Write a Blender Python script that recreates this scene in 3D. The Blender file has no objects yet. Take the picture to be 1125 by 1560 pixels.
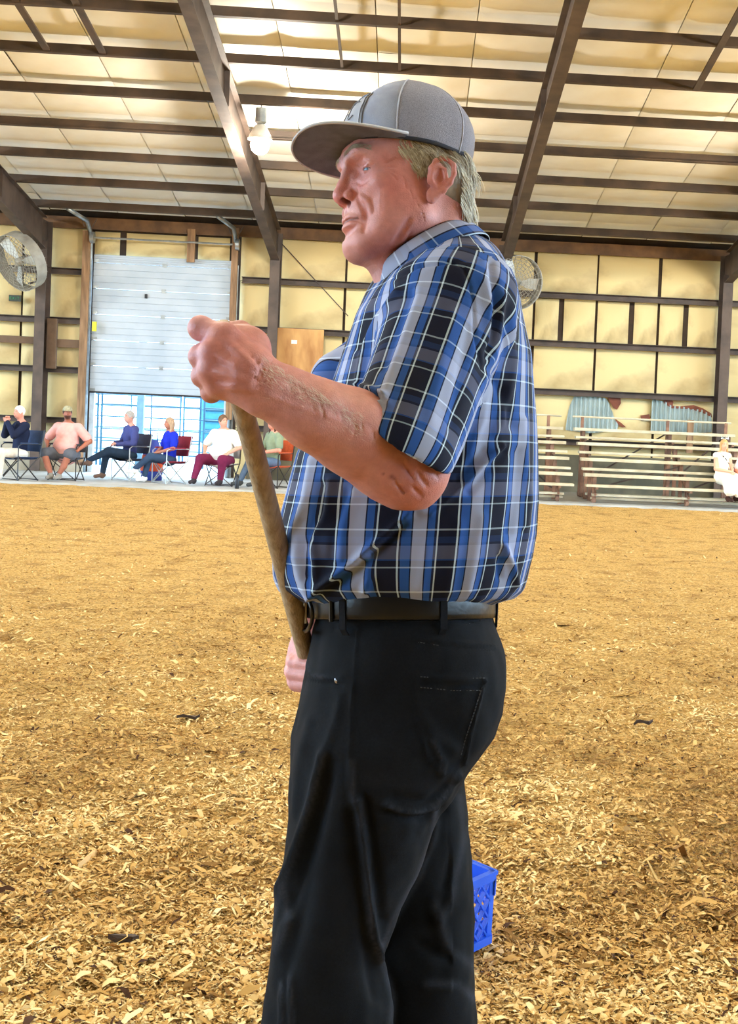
import bpy, math, random
import numpy as np
from mathutils import Vector, Matrix
random.seed(7); RNG = np.random.default_rng(7)
SC = bpy.context.scene
COL = SC.collection

# ---------------------------------------------------------------- camera
F, PIT, YAW, ROL = 2000.0, 0.029, 0.0545, 0.0434
CX, CY = 562.5 + 169.51, 780.0 - 68.38          # principal point (the photo is an off-centre crop)
CAMZ = 1.32
_c, _s = math.cos(YAW), math.sin(YAW)
_cp, _sp = math.cos(PIT), math.sin(PIT)
_R = np.array([_c, -_s, 0.0]); _FW = np.array([_s * _cp, _c * _cp, -_sp]); _U = np.array([_s * _sp, _c * _sp, _cp])
RIGHT = _R * math.cos(ROL) + _U * math.sin(ROL)
UP = _U * math.cos(ROL) - _R * math.sin(ROL)
FWD = _FW
CAM = np.array([0.0, 0.0, CAMZ])
cam_data = bpy.data.cameras.new('camera')
cam = bpy.data.objects.new('camera', cam_data); COL.objects.link(cam)
cam_data.sensor_fit = 'VERTICAL'; cam_data.sensor_height = 36.0
cam_data.lens = F / 1560.0 * 36.0
cam_data.shift_x = -(CX - 562.5) / 1560.0
cam_data.shift_y = (CY - 780.0) / 1560.0
cam_data.clip_start = 0.05; cam_data.clip_end = 500
M = Matrix.Identity(4)
for i in range(3):
    M[i][0] = RIGHT[i]; M[i][1] = UP[i]; M[i][2] = -FWD[i]; M[i][3] = CAM[i]
cam.matrix_world = M
SC.camera = cam

def ray(px, py):
    return FWD + RIGHT * ((px - CX) / F) + UP * ((CY - py) / F)
def W(px, py, y):                    # the point on the vertical plane y = const seen at a pixel
    d = ray(px, py); return CAM + d * (y / d[1])
def G(px, py, z=0.0):                # the point at height z seen at a pixel
    d = ray(px, py); return CAM + d * ((z - CAMZ) / d[2])
def K(px, py, c):                    # the point at depth c seen at a pixel
    return CAM + ray(px, py) * c

# ---------------------------------------------------------------- world, sun, exposure
world = bpy.data.worlds.new('world'); SC.world = world; world.use_nodes = True
wn = world.node_tree.nodes; wb = wn['Background']
wb.inputs[0].default_value = (0.50, 0.75, 1.0, 1); wb.inputs[1].default_value = 11.5
sun_d = bpy.data.lights.new('sun', 'SUN'); sun_d.energy = 5.0; sun_d.angle = math.radians(3); sun_d.color = (1, .95, .86)
sun = bpy.data.objects.new('sun', sun_d); COL.objects.link(sun)
sun.rotation_euler = (math.radians(42), 0, math.radians(-60))
SC.view_settings.view_transform = 'Standard'; SC.view_settings.look = 'None'
SC.view_settings.exposure = 0.30; SC.view_settings.gamma = 1.0
SC.view_settings.use_curve_mapping = False
SC.cycles.max_bounces = 8; SC.cycles.diffuse_bounces = 5
SC.cycles.caustics_reflective = False; SC.cycles.caustics_refractive = False

# ---------------------------------------------------------------- helpers
def srgb(r, g, b):
    return tuple(((v / 255.0) / 12.92 if v / 255.0 <= 0.04045 else ((v / 255.0 + 0.055) / 1.055) ** 2.4) for v in (r, g, b)) + (1.0,)
MATS = {}
def mat(name, col, rough=0.8, metal=0.0, col2=None, scale=8.0, detail=4.0, bump=0.0, bscale=None, stretch=None, emit=None, spec=None, contrast=(0.35, 0.65)):
    if name in MATS: return MATS[name]
    m = bpy.data.materials.new(name); m.use_nodes = True
    nt = m.node_tree; N = nt.nodes; L = nt.links
    b = N['Principled BSDF']
    b.inputs['Base Color'].default_value = col; b.inputs['Roughness'].default_value = rough; b.inputs['Metallic'].default_value = metal
    if spec is not None: b.inputs['Specular IOR Level'].default_value = spec
    tc = N.new('ShaderNodeTexCoord'); mp = N.new('ShaderNodeMapping'); L.new(tc.outputs['Object'], mp.inputs[0])
    if stretch: mp.inputs['Scale'].default_value = stretch
    nz = N.new('ShaderNodeTexNoise'); nz.inputs['Scale'].default_value = scale; nz.inputs['Detail'].default_value = detail
    L.new(mp.outputs[0], nz.inputs[0])
    c2 = col2 if col2 else tuple(v * 0.82 for v in col[:3]) + (1,)
    cr = N.new('ShaderNodeValToRGB'); cr.color_ramp.elements[0].position = contrast[0]; cr.color_ramp.elements[1].position = contrast[1]
    cr.color_ramp.elements[0].color = c2; cr.color_ramp.elements[1].color = col
    L.new(nz.outputs['Fac'], cr.inputs[0]); L.new(cr.outputs[0], b.inputs['Base Color'])
    if bump:
        n2 = N.new('ShaderNodeTexNoise'); n2.inputs['Scale'].default_value = bscale or scale * 3; n2.inputs['Detail'].default_value = 5
        L.new(mp.outputs[0], n2.inputs[0])
        bp = N.new('ShaderNodeBump'); bp.inputs['Strength'].default_value = bump; bp.inputs['Distance'].default_value = 0.01
        L.new(n2.outputs['Fac'], bp.inputs['Height']); L.new(bp.outputs[0], b.inputs['Normal'])
    if emit:
        b.inputs['Emission Color'].default_value = emit[0]; b.inputs['Emission Strength'].default_value = emit[1]
    MATS[name] = m
    return m

def link(name, me, m=None, parent=None, label=None, cat=None, group=None, kind=None, smooth=False):
    o = bpy.data.objects.new(name, me); COL.objects.link(o)
    if m is not None and me is not None and len(me.materials) == 0: me.materials.append(m)
    if parent is not None: o.parent = parent
    if label: o['label'] = label
    if cat: o['category'] = cat
    if group: o['group'] = group
    if kind: o['kind'] = kind
    if smooth and me is not None:
        me.polygons.foreach_set('use_smooth', np.ones(len(me.polygons), dtype=bool))
    return o
def thing(name, label, cat, loc=(0, 0, 0), rz=0.0, group=None):
    o = bpy.data.objects.new(name, None); COL.objects.link(o); o.location = loc; o.rotation_euler = (0, 0, rz)
    o.empty_display_size = 0.1
    o['label'] = label; o['category'] = cat
    if group: o['group'] = group
    return o
def copy_tree(o, parent=None):
    c = o.copy(); COL.objects.link(c)
    if parent is not None: c.parent = parent
    for ch in [x for x in KIDS.get(o.name, [])]: pass
    for ch in list(o.children): copy_tree(ch, c)
    return c
KIDS = {}

class MB:                           # collects shapes for ONE mesh
    def __init__(s): s.v = []; s.f = []
    def add(s, vs, fs):
        n = len(s.v); s.v += [tuple(map(float, p)) for p in vs]; s.f += [tuple(i + n for i in f) for f in fs]; return s
    def box(s, c, d, R=None):
        c = np.array(c, float); h = np.array(d, float) / 2
        P = np.array([[x, y, z] for x in (-1, 1) for y in (-1, 1) for z in (-1, 1)], float) * h
        if R is not None: P = P @ np.array(R).T
        P = P + c
        return s.add(P, [(0, 1, 3, 2), (4, 6, 7, 5), (0, 4, 5, 1), (2, 3, 7, 6), (0, 2, 6, 4), (1, 5, 7, 3)])
    def beam(s, a, b, w, h, up=(0, 0, 1)):      # box between two points, w across, h along up
        a = np.array(a, float); b = np.array(b, float); d = b - a; L = np.linalg.norm(d); d /= L
        up = np.array(up, float); x = np.cross(d, up); x /= np.linalg.norm(x); z = np.cross(x, d)
        return s.box((a + b) / 2, (w, L, h), np.stack([x, d, z], 1))
    def tube(s, pts, r, n=8, cap=True):
        pts = [np.array(p, float) for p in pts]; m = len(pts)
        rr = r if hasattr(r, '__len__') else [r] * m
        vs = []; prev = None
        for i, p in enumerate(pts):
            d = pts[min(i + 1, m - 1)] - pts[max(i - 1, 0)]; d = d / (np.linalg.norm(d) + 1e-9)
            if prev is None:
                a = np.array([0, 0, 1.0]) if abs(d[2]) < .9 else np.array([1.0, 0, 0])
                x = np.cross(d, a)
            else: x = prev - d * np.dot(prev, d)
            x /= np.linalg.norm(x); prev = x; y = np.cross(d, x)
            for k in range(n):
                t = 2 * math.pi * k / n; vs.append(p + (x * math.cos(t) + y * math.sin(t)) * rr[i])
        fs = [(i * n + k, i * n + (k + 1) % n, (i + 1) * n + (k + 1) % n, (i + 1) * n + k) for i in range(m - 1) for k in range(n)]
        if cap: fs += [tuple(range(n))[::-1], tuple((m - 1) * n + k for k in range(n))]
        return s.add(vs, fs)
    def lathe(s, prof, n=16, c=(0, 0, 0), R=None, close=False):       # prof: (r, z)
        c = np.array(c, float); vs = []
        for r, z in prof:
            for k in range(n):
                t = 2 * math.pi * k / n; vs.append((r * math.cos(t), r * math.sin(t), z))
        P = np.array(vs)
        if R is not None: P = P @ np.array(R).T
        m = len(prof)
        fs = [(i * n + k, i * n + (k + 1) % n, (i + 1) * n + (k + 1) % n, (i + 1) * n + k) for i in range(m - 1) for k in range(n)]
        if prof[0][0] > 1e-4 and close: fs.append(tuple(range(n))[::-1])
        if prof[-1][0] > 1e-4 and close: fs.append(tuple((m - 1) * n + k for k in range(n)))
        return s.add(P + c, fs)
    def prism(s, outline, d, thick):             # outline of 3D points extruded by vector d*thick
        o = [np.array(p, float) for p in outline]; n = len(o); d = np.array(d, float) * thick
        return s.add(o + [p + d for p in o], [tuple(range(n)), tuple(range(2 * n - 1, n - 1, -1))] + [(i, i + n, (i + 1) % n + n, (i + 1) % n) for i in range(n)])
    def mesh(s, name):
        me = bpy.data.meshes.new(name); me.from_pydata(s.v, [], s.f); me.update(); return me
    def build(s, name, m, parent=None, bevel=0, **k):
        o = link(name, s.mesh(name), m, parent, **k)
        if bevel:
            b = o.modifiers.new('bevel', 'BEVEL'); b.width = bevel; b.segments = 2; b.limit_method = 'ANGLE'
        return o
def npmesh(name, V, Q):              # numpy vertices and quads/tris (uniform)
    me = bpy.data.meshes.new(name); V = np.ascontiguousarray(V, np.float32); Q = np.ascontiguousarray(Q, np.int32)
    me.vertices.add(len(V)); me.vertices.foreach_set('co', V.ravel())
    k = Q.shape[1]; me.loops.add(Q.size); me.loops.foreach_set('vertex_index', Q.ravel())
    me.polygons.add(len(Q)); me.polygons.foreach_set('loop_start', np.arange(0, Q.size, k, dtype=np.int32))
    me.polygons.foreach_set('loop_total', np.full(len(Q), k, np.int32)); me.update(calc_edges=True); return me
def vnoise(P, scale, seed=0):        # smooth value noise, P (n,3) -> about -1..1
    P = np.asarray(P) * scale; r = np.random.default_rng(seed).uniform(-1, 1, 4096).astype(np.float32)
    i = np.floor(P).astype(np.int64); f = P - i; f = f * f * (3 - 2 * f); out = 0
    for dx in (0, 1):
        for dy in (0, 1):
            for dz in (0, 1):
                h = ((i[:, 0] + dx) * 73856093 ^ (i[:, 1] + dy) * 19349663 ^ (i[:, 2] + dz) * 83492791) & 4095
                w = (f[:, 0] if dx else 1 - f[:, 0]) * (f[:, 1] if dy else 1 - f[:, 1]) * (f[:, 2] if dz else 1 - f[:, 2])
                out = out + w * r[h]
    return out
def color_attr(me, cols, name='tint'):
    a = me.color_attributes.new(name, 'FLOAT_COLOR', 'POINT'); c = np.ones((len(me.vertices), 4), np.float32); c[:, :3] = cols
    a.data.foreach_set('color', c.ravel())
def rotz(a):
    c, s = math.cos(a), math.sin(a); return np.array([[c, -s, 0], [s, c, 0], [0, 0, 1.0]])
def roty(a):
    c, s = math.cos(a), math.sin(a); return np.array([[c, 0, s], [0, 1, 0], [-s, 0, c]])
def rotx(a):
    c, s = math.cos(a), math.sin(a); return np.array([[1, 0, 0], [0, c, -s], [0, s, c]])
# ================================================================= setting
D, X0, BAY, EAVE, SLOPE, P0, PP = 28.1155, -12.6254, 4.8234, 5.2875, 0.1454, 0.9437, 1.5096
APR = D - 4.5061
postx = lambda i: X0 + i * BAY
def roofz(y): return EAVE + SLOPE * (D - y)       # underside of the purlins
m_steel = mat('brown_steel', srgb(92, 76, 66), .6, 0, srgb(66, 54, 48), 3, 5, bump=.15)
m_purl = mat('brown_purlin', srgb(82, 64, 50), .6, 0, srgb(56, 44, 36), 2.5, 5)
m_insul = mat('vinyl_insulation', srgb(244, 244, 238), .55, 0, srgb(230, 224, 208), 1.3, 6, bump=.3, bscale=9, contrast=(.25, .6))
m_wallins = mat('yellowed_insulation', srgb(226, 206, 150), .6, 0, srgb(176, 150, 104), 1.1, 7, bump=.5, bscale=7, contrast=(.3, .52))
m_dark = mat('dark_backing', srgb(72, 58, 48), .9)
m_wood = mat('lumber', srgb(160, 124, 90), .7, 0, srgb(122, 92, 64), 3, 5, stretch=(6, 6, .7))
m_galv = mat('galvanised', srgb(176, 184, 188), .35, .7, srgb(140, 148, 154), 6)
m_conc = mat('concrete', srgb(196, 200, 200), .8, 0, srgb(168, 170, 166), 1.2, 6, bump=.2)
m_siding = mat('siding_metal', srgb(176, 192, 190), .5, .1, srgb(150, 168, 168), 2)

# ---- arena footing
floorm = bpy.data.materials.new('arena_footing'); floorm.use_nodes = True
nt = floorm.node_tree; N = nt.nodes; L = nt.links; b = N['Principled BSDF']; b.inputs['Roughness'].default_value = .9
b.inputs['Specular IOR Level'].default_value = .15
geo = N.new('ShaderNodeNewGeometry')
mp = N.new('ShaderNodeMapping'); L.new(geo.outputs['Position'], mp.inputs[0]); mp.inputs['Scale'].default_value = (1, 1, 1)
def nz(sc, det, ro=.6):
    n = N.new('ShaderNodeTexNoise'); n.inputs['Scale'].default_value = sc; n.inputs['Detail'].default_value = det; n.inputs['Roughness'].default_value = ro
    L.new(mp.outputs[0], n.inputs[0]); return n
n1 = nz(38, 6, .75); n2 = nz(3.2, 5, .65); n3 = nz(.35, 3)
cr = N.new('ShaderNodeValToRGB'); L.new(n1.outputs['Fac'], cr.inputs[0])
e = cr.color_ramp.elements; e[0].position = .33; e[0].color = srgb(136, 100, 52); e[1].position = .66; e[1].color = srgb(244, 212, 142)
x = cr.color_ramp.elements.new(.47); x.color = srgb(214, 172, 100)
cr2 = N.new('ShaderNodeValToRGB'); L.new(n2.outputs['Fac'], cr2.inputs[0])
e = cr2.color_ramp.elements; e[0].position = .3; e[0].color = (.5, .42, .34, 1); e[1].position = .5; e[1].color = (1, 1, 1, 1)
mx = N.new('ShaderNodeMix'); mx.data_type = 'RGBA'; mx.blend_type = 'MULTIPLY'; mx.inputs[0].default_value = .9
L.new(cr.outputs[0], mx.inputs[6]); L.new(cr2.outputs[0], mx.inputs[7])
L.new(mx.outputs[2], b.inputs['Base Color'])
bp = N.new('ShaderNodeBump'); bp.inputs['Strength'].default_value = 1; bp.inputs['Distance'].default_value = .03
L.new(n1.outputs['Fac'], bp.inputs['Height'])
bp2 = N.new('ShaderNodeBump'); bp2.inputs['Strength'].default_value = .8; bp2.inputs['Distance'].default_value = .12
n4 = nz(6, 5, .6); L.new(n4.outputs['Fac'], bp2.inputs['Height']); L.new(bp.outputs[0], bp2.inputs['Normal'])
L.new(bp2.outputs[0], b.inputs['Normal'])

def groundz(P):
    Q = np.column_stack([P[:, 0], P[:, 1], np.zeros(len(P))])
    return vnoise(Q, 1.1, 1) * .016 + vnoise(Q, 3.7, 2) * .011 + vnoise(Q, 9, 3) * .009 + vnoise(Q, 23, 4) * .006
def ground_strip(x0, x1, y0, y1, nx, ny):
    X, Y = np.meshgrid(np.linspace(x0, x1, nx), np.linspace(y0, y1, ny)); P = np.column_stack([X.ravel(), Y.ravel(), np.zeros(X.size)])
    P[:, 2] = groundz(P)
    i = np.arange(nx * ny).reshape(ny, nx); Q = np.stack([i[:-1, :-1], i[:-1, 1:], i[1:, 1:], i[1:, :-1]], -1).reshape(-1, 4)
    return P, Q
parts = [ground_strip(-26, 26, 8.96, APR, 420, 200), ground_strip(-3.2, 3.2, 1.2, 9, 320, 380), ground_strip(-26, -3.2, -14, 9, 40, 60),
         ground_strip(3.2, 26, -14, 9, 40, 60), ground_strip(-3.2, 3.2, -14, 1.2, 30, 60)]
_p, _q = ground_strip(-27, 27, -14, APR, 20, 20); _p[:, 2] = -.045; parts.append((_p, _q))
V = []; Q = []; n = 0
for p, q in parts: V.append(p); Q.append(q + n); n += len(p)
floor = link('floor', npmesh('floor', np.concatenate(V), np.concatenate(Q)), floorm, kind='structure', smooth=True)

# ---- loose wood chips
def chips(name, n, ylo, yhi, size, seed, parent=None):
    r = np.random.default_rng(seed)
    px = r.uniform(-260, 1400, n * 2); py = r.uniform(ylo, yhi, n * 2)
    d = FWD[None] + RIGHT[None] * ((px - CX) / F)[:, None] + UP[None] * ((CY - py) / F)[:, None]
    t = -CAMZ / d[:, 2]; P = CAM + d * t[:, None]
    ok = (P[:, 1] < APR - .1) & (P[:, 1] > 1.3); P = P[ok][:n]; n = len(P)
    P[:, 2] = groundz(P)
    clump = vnoise(P * [1, 1, 0], 1.7, 31) + .6 * vnoise(P * [1, 1, 0], 5.0, 33)
    ln = size * r.lognormal(0, .55, n); wd = ln * r.uniform(.16, .5, n); wd = np.minimum(wd, .02)
    big = r.uniform(0, 1, n) < .008; ln[big] *= 2.6
    ang = r.uniform(0, 2 * np.pi, n) ; tilt = r.normal(0, .28, n); rollx = r.normal(0, .35, n)
    dx = np.stack([np.cos(ang) * np.cos(tilt), np.sin(ang) * np.cos(tilt), np.sin(tilt)], 1)
    sd = np.stack([-np.sin(ang) * np.cos(rollx), np.cos(ang) * np.cos(rollx), np.sin(rollx)], 1)
    lift = np.abs(np.sin(tilt)) * ln * .35 + r.uniform(.0, .007, n)
    C = P + np.stack([0 * lift, 0 * lift, lift], 1)
    bend = np.stack([0 * ln, 0 * ln, ln * r.uniform(-.12, .2, n)], 1)
    h = ln[:, None] * .5; w = wd[:, None] * .5
    tp = r.uniform(.25, 1, (n, 2))
    VV = np.stack([C - dx * h - sd * w * tp[:, :1], C - dx * h + sd * w * tp[:, :1], C + bend - sd * w, C + bend + sd * w,
                   C + dx * h - sd * w * tp[:, 1:], C + dx * h + sd * w * tp[:, 1:]], 1).reshape(-1, 3)
    b0 = np.arange(n)[:, None] * 6
    QQ = np.concatenate([b0 + [[0, 1, 3, 2]], b0 + [[2, 3, 5, 4]]], 0)
    me = npmesh(name, VV, QQ)
    u = np.clip(r.uniform(0, .95, n) - .03 + clump * .36, 0, 1)
    A = np.array(srgb(136, 100, 52)[:3]); B = np.array(srgb(212, 172, 104)[:3]); Cc = np.array(srgb(244, 222, 166)[:3])
    c = np.where((u < .5)[:, None], A + (B - A) * np.clip(u * 2, 0, 1)[:, None] ** .6, B + (Cc - B) * np.clip(u * 2 - 1, 0, 1)[:, None])
    dk = r.uniform(0, 1, n) < .045; c[dk] = np.array(srgb(70, 44, 26)[:3])
    color_attr(me, np.repeat(c, 6, 0)); return me
m_chip = bpy.data.materials.new('wood_chip'); m_chip.use_nodes = True
_b = m_chip.node_tree.nodes['Principled BSDF']; _b.inputs['Roughness'].default_value = .8; _b.inputs['Specular IOR Level'].default_value = .2
_a = m_chip.node_tree.nodes.new('ShaderNodeAttribute'); _a.attribute_name = 'tint'; m_chip.node_tree.links.new(_a.outputs['Color'], _b.inputs['Base Color'])
link('wood_chips', chips('wood_chips', 380000, 770, 1640, .0100, 5), m_chip, label='loose shredded wood chips covering the arena floor', cat='wood chips', kind='stuff')
# a few large pieces that can be told apart
for k, (px, py, ln, wd, a, dark, lab) in enumerate([(133, 1318, .17, .016, 1.45, 0, 'long pale wood splinter lying upright in the picture left of the man'),
        (188, 1436, .075, .03, .2, 1, 'small dark bark chip with a pale edge at the lower left'), (287, 1096, .10, .025, .0, 1, 'dark bark chip left of the man at knee height'),
        (980, 1106, .09, .022, .05, 1, 'dark bark chip on the chips right of the man')]):
    p = G(px, py); mb = MB(); R = rotz(a)
    pr = [(-.5, -.3), (-.2, -.5), (.3, -.42), (.5, -.1), (.35, .45), (-.3, .5)]
    o = [p + R @ np.array([x * ln, y * wd, .012 + .01 * math.sin(x * 9 + k)]) for x, y in pr]
    mb.prism(o, (0, 0, 1), .012)
    mb.build('bark_chip' if dark else 'wood_splinter', mat('bark', srgb(66, 50, 40), .7) if dark else mat('pale_wood', srgb(222, 180, 116), .7), label=lab, cat='wood chip')

# ---- concrete apron in front of the back wall
mb = MB(); mb.box(((-26 + 26) / 2, (APR + D + 1.2) / 2, -.1), (52, D + 1.2 - APR, .28))
apron = mb.build('trim_1', m_conc, kind='structure')
m_out = mat('outside_ground', srgb(150, 156, 156), .9, 0, srgb(128, 132, 130), .5)
mb = MB(); mb.box((0, D + 31.3, -.12), (160, 60, .2)); mb.box((0, -34, -.2), (160, 39.9, .2)); mb.box((-53, 7.5, -.2), (54, 43, .2)); mb.box((53, 7.5, -.2), (54, 43, .2))
mb.build('ground', m_out, kind='structure')

# ---- roof
ceil = link('ceiling', None, kind='structure') if False else None
RIDGE = 2.0
mb = MB()
zr = roofz(RIDGE)
mb.add([(-26, D + .6, roofz(D + .6) + .42), (26, D + .6, roofz(D + .6) + .42), (26, RIDGE, zr + .42), (-26, RIDGE, zr + .42), (-26, -24, zr + .42 - SLOPE * 26), (26, -24, zr + .42 - SLOPE * 26)],
       [(0, 1, 2, 3), (3, 2, 5, 4)])
ceiling = mb.build('ceiling', m_insul, kind='structure')
pm = None
def pillow(nx, ny, sag, lip):       # unit panel -.5...5 bulging to -z
    vs = []; fs = []
    for j in range(ny + 1):
        for i in range(nx + 1):
            x, y = i / nx - .5, j / ny - .5
            ex = 1 - abs(2 * x) ** 4; ey = 1 - abs(2 * y) ** 4
            vs.append((x, y, -(ex * ey) ** .5 * sag))
    for j in range(ny):
        for i in range(nx):
            a = j * (nx + 1) + i; fs.append((a, a + nx + 1, a + nx + 2, a + 1))
    e = MB(); e.add(vs, fs); return e
pil = pillow(6, 6, .035, 0).mesh('insulation_panel'); pil.materials.append(m_insul)
pil.polygons.foreach_set('use_smooth', np.ones(len(pil.polygons), bool))
SEAM = 1.407
sx0 = W(248, 297, D - P0 - PP)[0] % SEAM
th = math.atan(SLOPE)
rr = random.Random(3)
for row in range(0, 10):
    ya = D - P0 - (row - 1) * PP if row else D + .1
    yb = D - P0 - row * PP; yc = (ya + yb) / 2
    for k in range(-10, 10):
        xc = sx0 + (k + .5) * SEAM
        o = link('insulation_panel', pil, None, ceiling)
        o.location = (xc, yc, roofz(yc) + .27 + rr.uniform(0, .01)); o.rotation_euler = (-th, rr.uniform(-.01, .01), 0)
        o.scale = (SEAM - .012, (ya - yb) / math.cos(th) + .02, rr.uniform(.7, 1.3))
for j in range(1, 13):
    y = D - P0 - (j - 1) * PP; z = roofz(y)
    mb = MB(); R = rotx(-th)
    c = np.array([0, y, z])
    for off, d in (((0, .03, .085), (52, .006, .17)), ((0, 0, .003), (52, .065, .006)), ((0, .06, .167), (52, .065, .006)), ((0, -.03, .012), (52, .006, .02))):
        mb.box(c + R @ np.array(off), d, R)
    mb.build('purlin', m_purl, ceiling)
for i in range(-2, 9):
    x = postx(i); y0, y1 = D - .25, RIDGE
    mb = MB(); dep = .52
    top = lambda y: roofz(y) - .004
    if 1 or i:
        for (dz, w, t) in ((-.0, .18, .014), (-1, .18, .018)):
            pts = []
            za, zb = (top(y0), top(y1)) if dz == 0 else (top(y0) - dep - .12, top(y1) - dep + .05)
            mb.beam((x, y0, za), (x, y1, zb), w, t)
        vs = [(x - .005, y0, top(y0)), (x - .005, y1, top(y1)), (x - .005, y1, top(y1) - dep + .05), (x - .005, y0, top(y0) - dep - .12)]
        mb.prism(vs, (1, 0, 0), .01)
        for yy in np.arange(y0 - 3, y1, -5): mb.box((x, yy, top(yy) - .27), (.17, .012, .52))
    mb.build('rafter', m_steel, ceiling)
for px, py in ((50, 45), (139, 43), (519, 45), (610, 50)):
    p = W(px, py, D - P0 - 5.5 * PP); x = p[0]
    ya = D - P0 - 5 * PP; yb = D - P0 - 8 * PP
    MB().beam((x, ya, roofz(ya) + .03), (x, yb, roofz(yb) + .03), .04 if px > 400 else .1, .03).build('bridging_strap', m_purl, ceiling)
p = W(1080, 70, D - P0 - 5.5 * PP)
MB().beam((p[0], D - P0 - 5 * PP, roofz(D - P0 - 5 * PP)), (p[0], D - P0 - 8 * PP, roofz(D - P0 - 8 * PP)), .1, .03).build('bridging_strap', m_purl, ceiling)
MB().box((0, D + .22, EAVE + .02), (52, .1, .24)).build('eave_strut', mat('eave_wood', srgb(120, 88, 58), .7, 0, srgb(86, 62, 44), 3), ceiling)

# ---- back wall
DX0 = W(138, 500, D + .1)[0]; DX1 = W(351, 500, D + .1)[0]
DZT = W(240, 398, D + .1)[2]
WY = D + .30
mb = MB()
mb.box(((-26 + DX0) / 2, WY + .12, EAVE / 2), (DX0 + 26, .03, EAVE + .9)); mb.box(((26 + DX1) / 2, WY + .12, EAVE / 2), (26 - DX1, .03, EAVE + .9))
mb.box(((DX0 + DX1) / 2, WY + .12, (EAVE + DZT) / 2 + .22), (DX1 - DX0, .03, EAVE + .45 - DZT))
wall = mb.build('wall_back', m_dark, kind='structure')
for i in range(-1, 8):
    x = postx(i); mb = MB()
    mb.box((x, D - .24, EAVE / 2 - .2), (.21, .016, EAVE - .5)); mb.box((x, D + .14, EAVE / 2), (.21, .016, EAVE)); mb.box((x, D - .05, EAVE / 2), (.012, .38, EAVE))
    mb.build('column', m_steel, wall)
GZ = [4.27, 3.23, 2.19, 1.12]
def girt(xa, xb, z, h=.12):
    mb = MB(); mb.box(((xa + xb) / 2, D + .22, z), (xb - xa, .012, h)); mb.box(((xa + xb) / 2, D + .16, z + h / 2), (xb - xa, .12, .012)); mb.box(((xa + xb) / 2, D + .16, z - h / 2), (xb - xa, .12, .012))
    mb.build('girt', m_steel, wall)
for z in GZ:
    girt(-26, DX0 - .12, z); girt(DX1 + .2, 26, z)
wp = pillow(6, 6, .075, 0).mesh('wall_panel'); wp.materials.append(m_wallins); wp.polygons.foreach_set('use_smooth', np.ones(len(wp.polygons), bool))
def wpanel(xa, xb, za, zb, m=None, g=.055):
    me = wp
    o = link('insulation_panel', me, None, wall); o.location = ((xa + xb) / 2, WY + .06, (za + zb) / 2); o.rotation_euler = (-math.pi / 2, 0, 0)
    o.scale = (xb - xa - g, zb - za - .01, rr.uniform(.8, 1.25))
rows = [EAVE - .08] + GZ + [.02]
P3 = postx(4)
seams = [P3 - k * SEAM * .97 for k in range(0, 15)]
def bayfill(xa, xb):
    cuts = [xa] + sorted(s for s in seams if xa + .25 < s < xb - .25) + [xb]
    for a, b_ in zip(cuts[:-1], cuts[1:]):
        for r_ in range(5):
            j = rr.uniform(-.015, .015)
            if r_ == 1 and b_ - a > 1.1 and postx(3) - .2 < a < postx(4):
                mcut = a + (b_ - a) * rr.uniform(.4, .6); wpanel(a, mcut - .03, rows[r_ + 1], rows[r_] - .06); wpanel(mcut + .03, b_, rows[r_ + 1], rows[r_] - .03)
            else: wpanel(a + j, b_ + j, rows[r_ + 1] + .0, rows[r_])
edges = [-14, postx(0), postx(1), DX0 - .1]
for a, b_ in zip(edges[:-1], edges[1:]): bayfill(a, b_)
edges = [DX1 + .12, postx(2), postx(3), postx(4), postx(5), 14]
for a, b_ in zip(edges[:-1], edges[1:]): bayfill(a, b_)
xs = [DX0 - .1, W(182, 375, D)[0], W(293, 375, D)[0], W(352, 375, D)[0]]
for a, b_ in zip(xs[:-1], xs[1:]): wpanel(a + .04, b_ - .04, DZT + .05, EAVE - .12)
# corrugated siding laid bare where the insulation is torn
def corrugated(name, outline, z, m, yoff, depth=.02, pitch=.1):
    xs_ = [p[0] for p in outline]; x0_, x1_ = min(xs_), max(xs_)
    def span(x):
        ys = []
        n = len(outline)
        for i in range(n):
            a, b2 = outline[i], outline[(i + 1) % n]
            if (a[0] - x) * (b2[0] - x) < 0: ys.append(a[1] + (b2[1] - a[1]) * (x - a[0]) / (b2[0] - a[0]))
        return (min(ys), max(ys)) if len(ys) > 1 else None
    mb = MB(); prev = None; x = x0_ + .005
    while x < x1_:
        s_ = span(x)
        if s_:
            y = WY + yoff + depth * (1 if int((x - x0_) / (pitch / 2)) % 2 else -1)
            cur = [(x, y, s_[0]), (x, y, s_[1])]
            if prev: mb.add([prev[0], cur[0], cur[1], prev[1]], [(0, 1, 2, 3)])
            prev = cur
        x += pitch / 4
    return mb.build(name, m, wall)
def Wz(px, py): p = W(px, py, D + .2); return (p[0], p[2])
tear1 = [Wz(*p) for p in ((864, 640), (868, 620), (875, 604), (905, 603), (925, 607), (933, 625), (938, 640), (944, 648), (940, 656), (900, 660), (862, 655))]
tear2 = [Wz(*p) for p in ((994, 608), (1015, 612), (1024, 618), (1040, 619), (1055, 623), (1070, 624), (1084, 632), (1087, 658), (1040, 662), (992, 658))]
corrugated('exposed_siding', tear1, 0, m_siding, -.06)
corrugated('exposed_siding', tear2, 0, m_siding, -.06)
m_rust = mat('rust_red', srgb(140, 78, 54), .8, 0, srgb(104, 56, 42), 5)
def patch(name, pts, m, y, parent, t=.02, **k):
    mb = MB(); mb.prism([(x_, y, z_) for x_, z_ in (Wz(*p) for p in pts)], (0, 1, 0), t); return mb.build(name, m, parent, **k)
patch('torn_facing', [(925, 603), (946, 604), (947, 614), (941, 624), (936, 622), (930, 612)], m_rust, WY - .07, wall)
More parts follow.
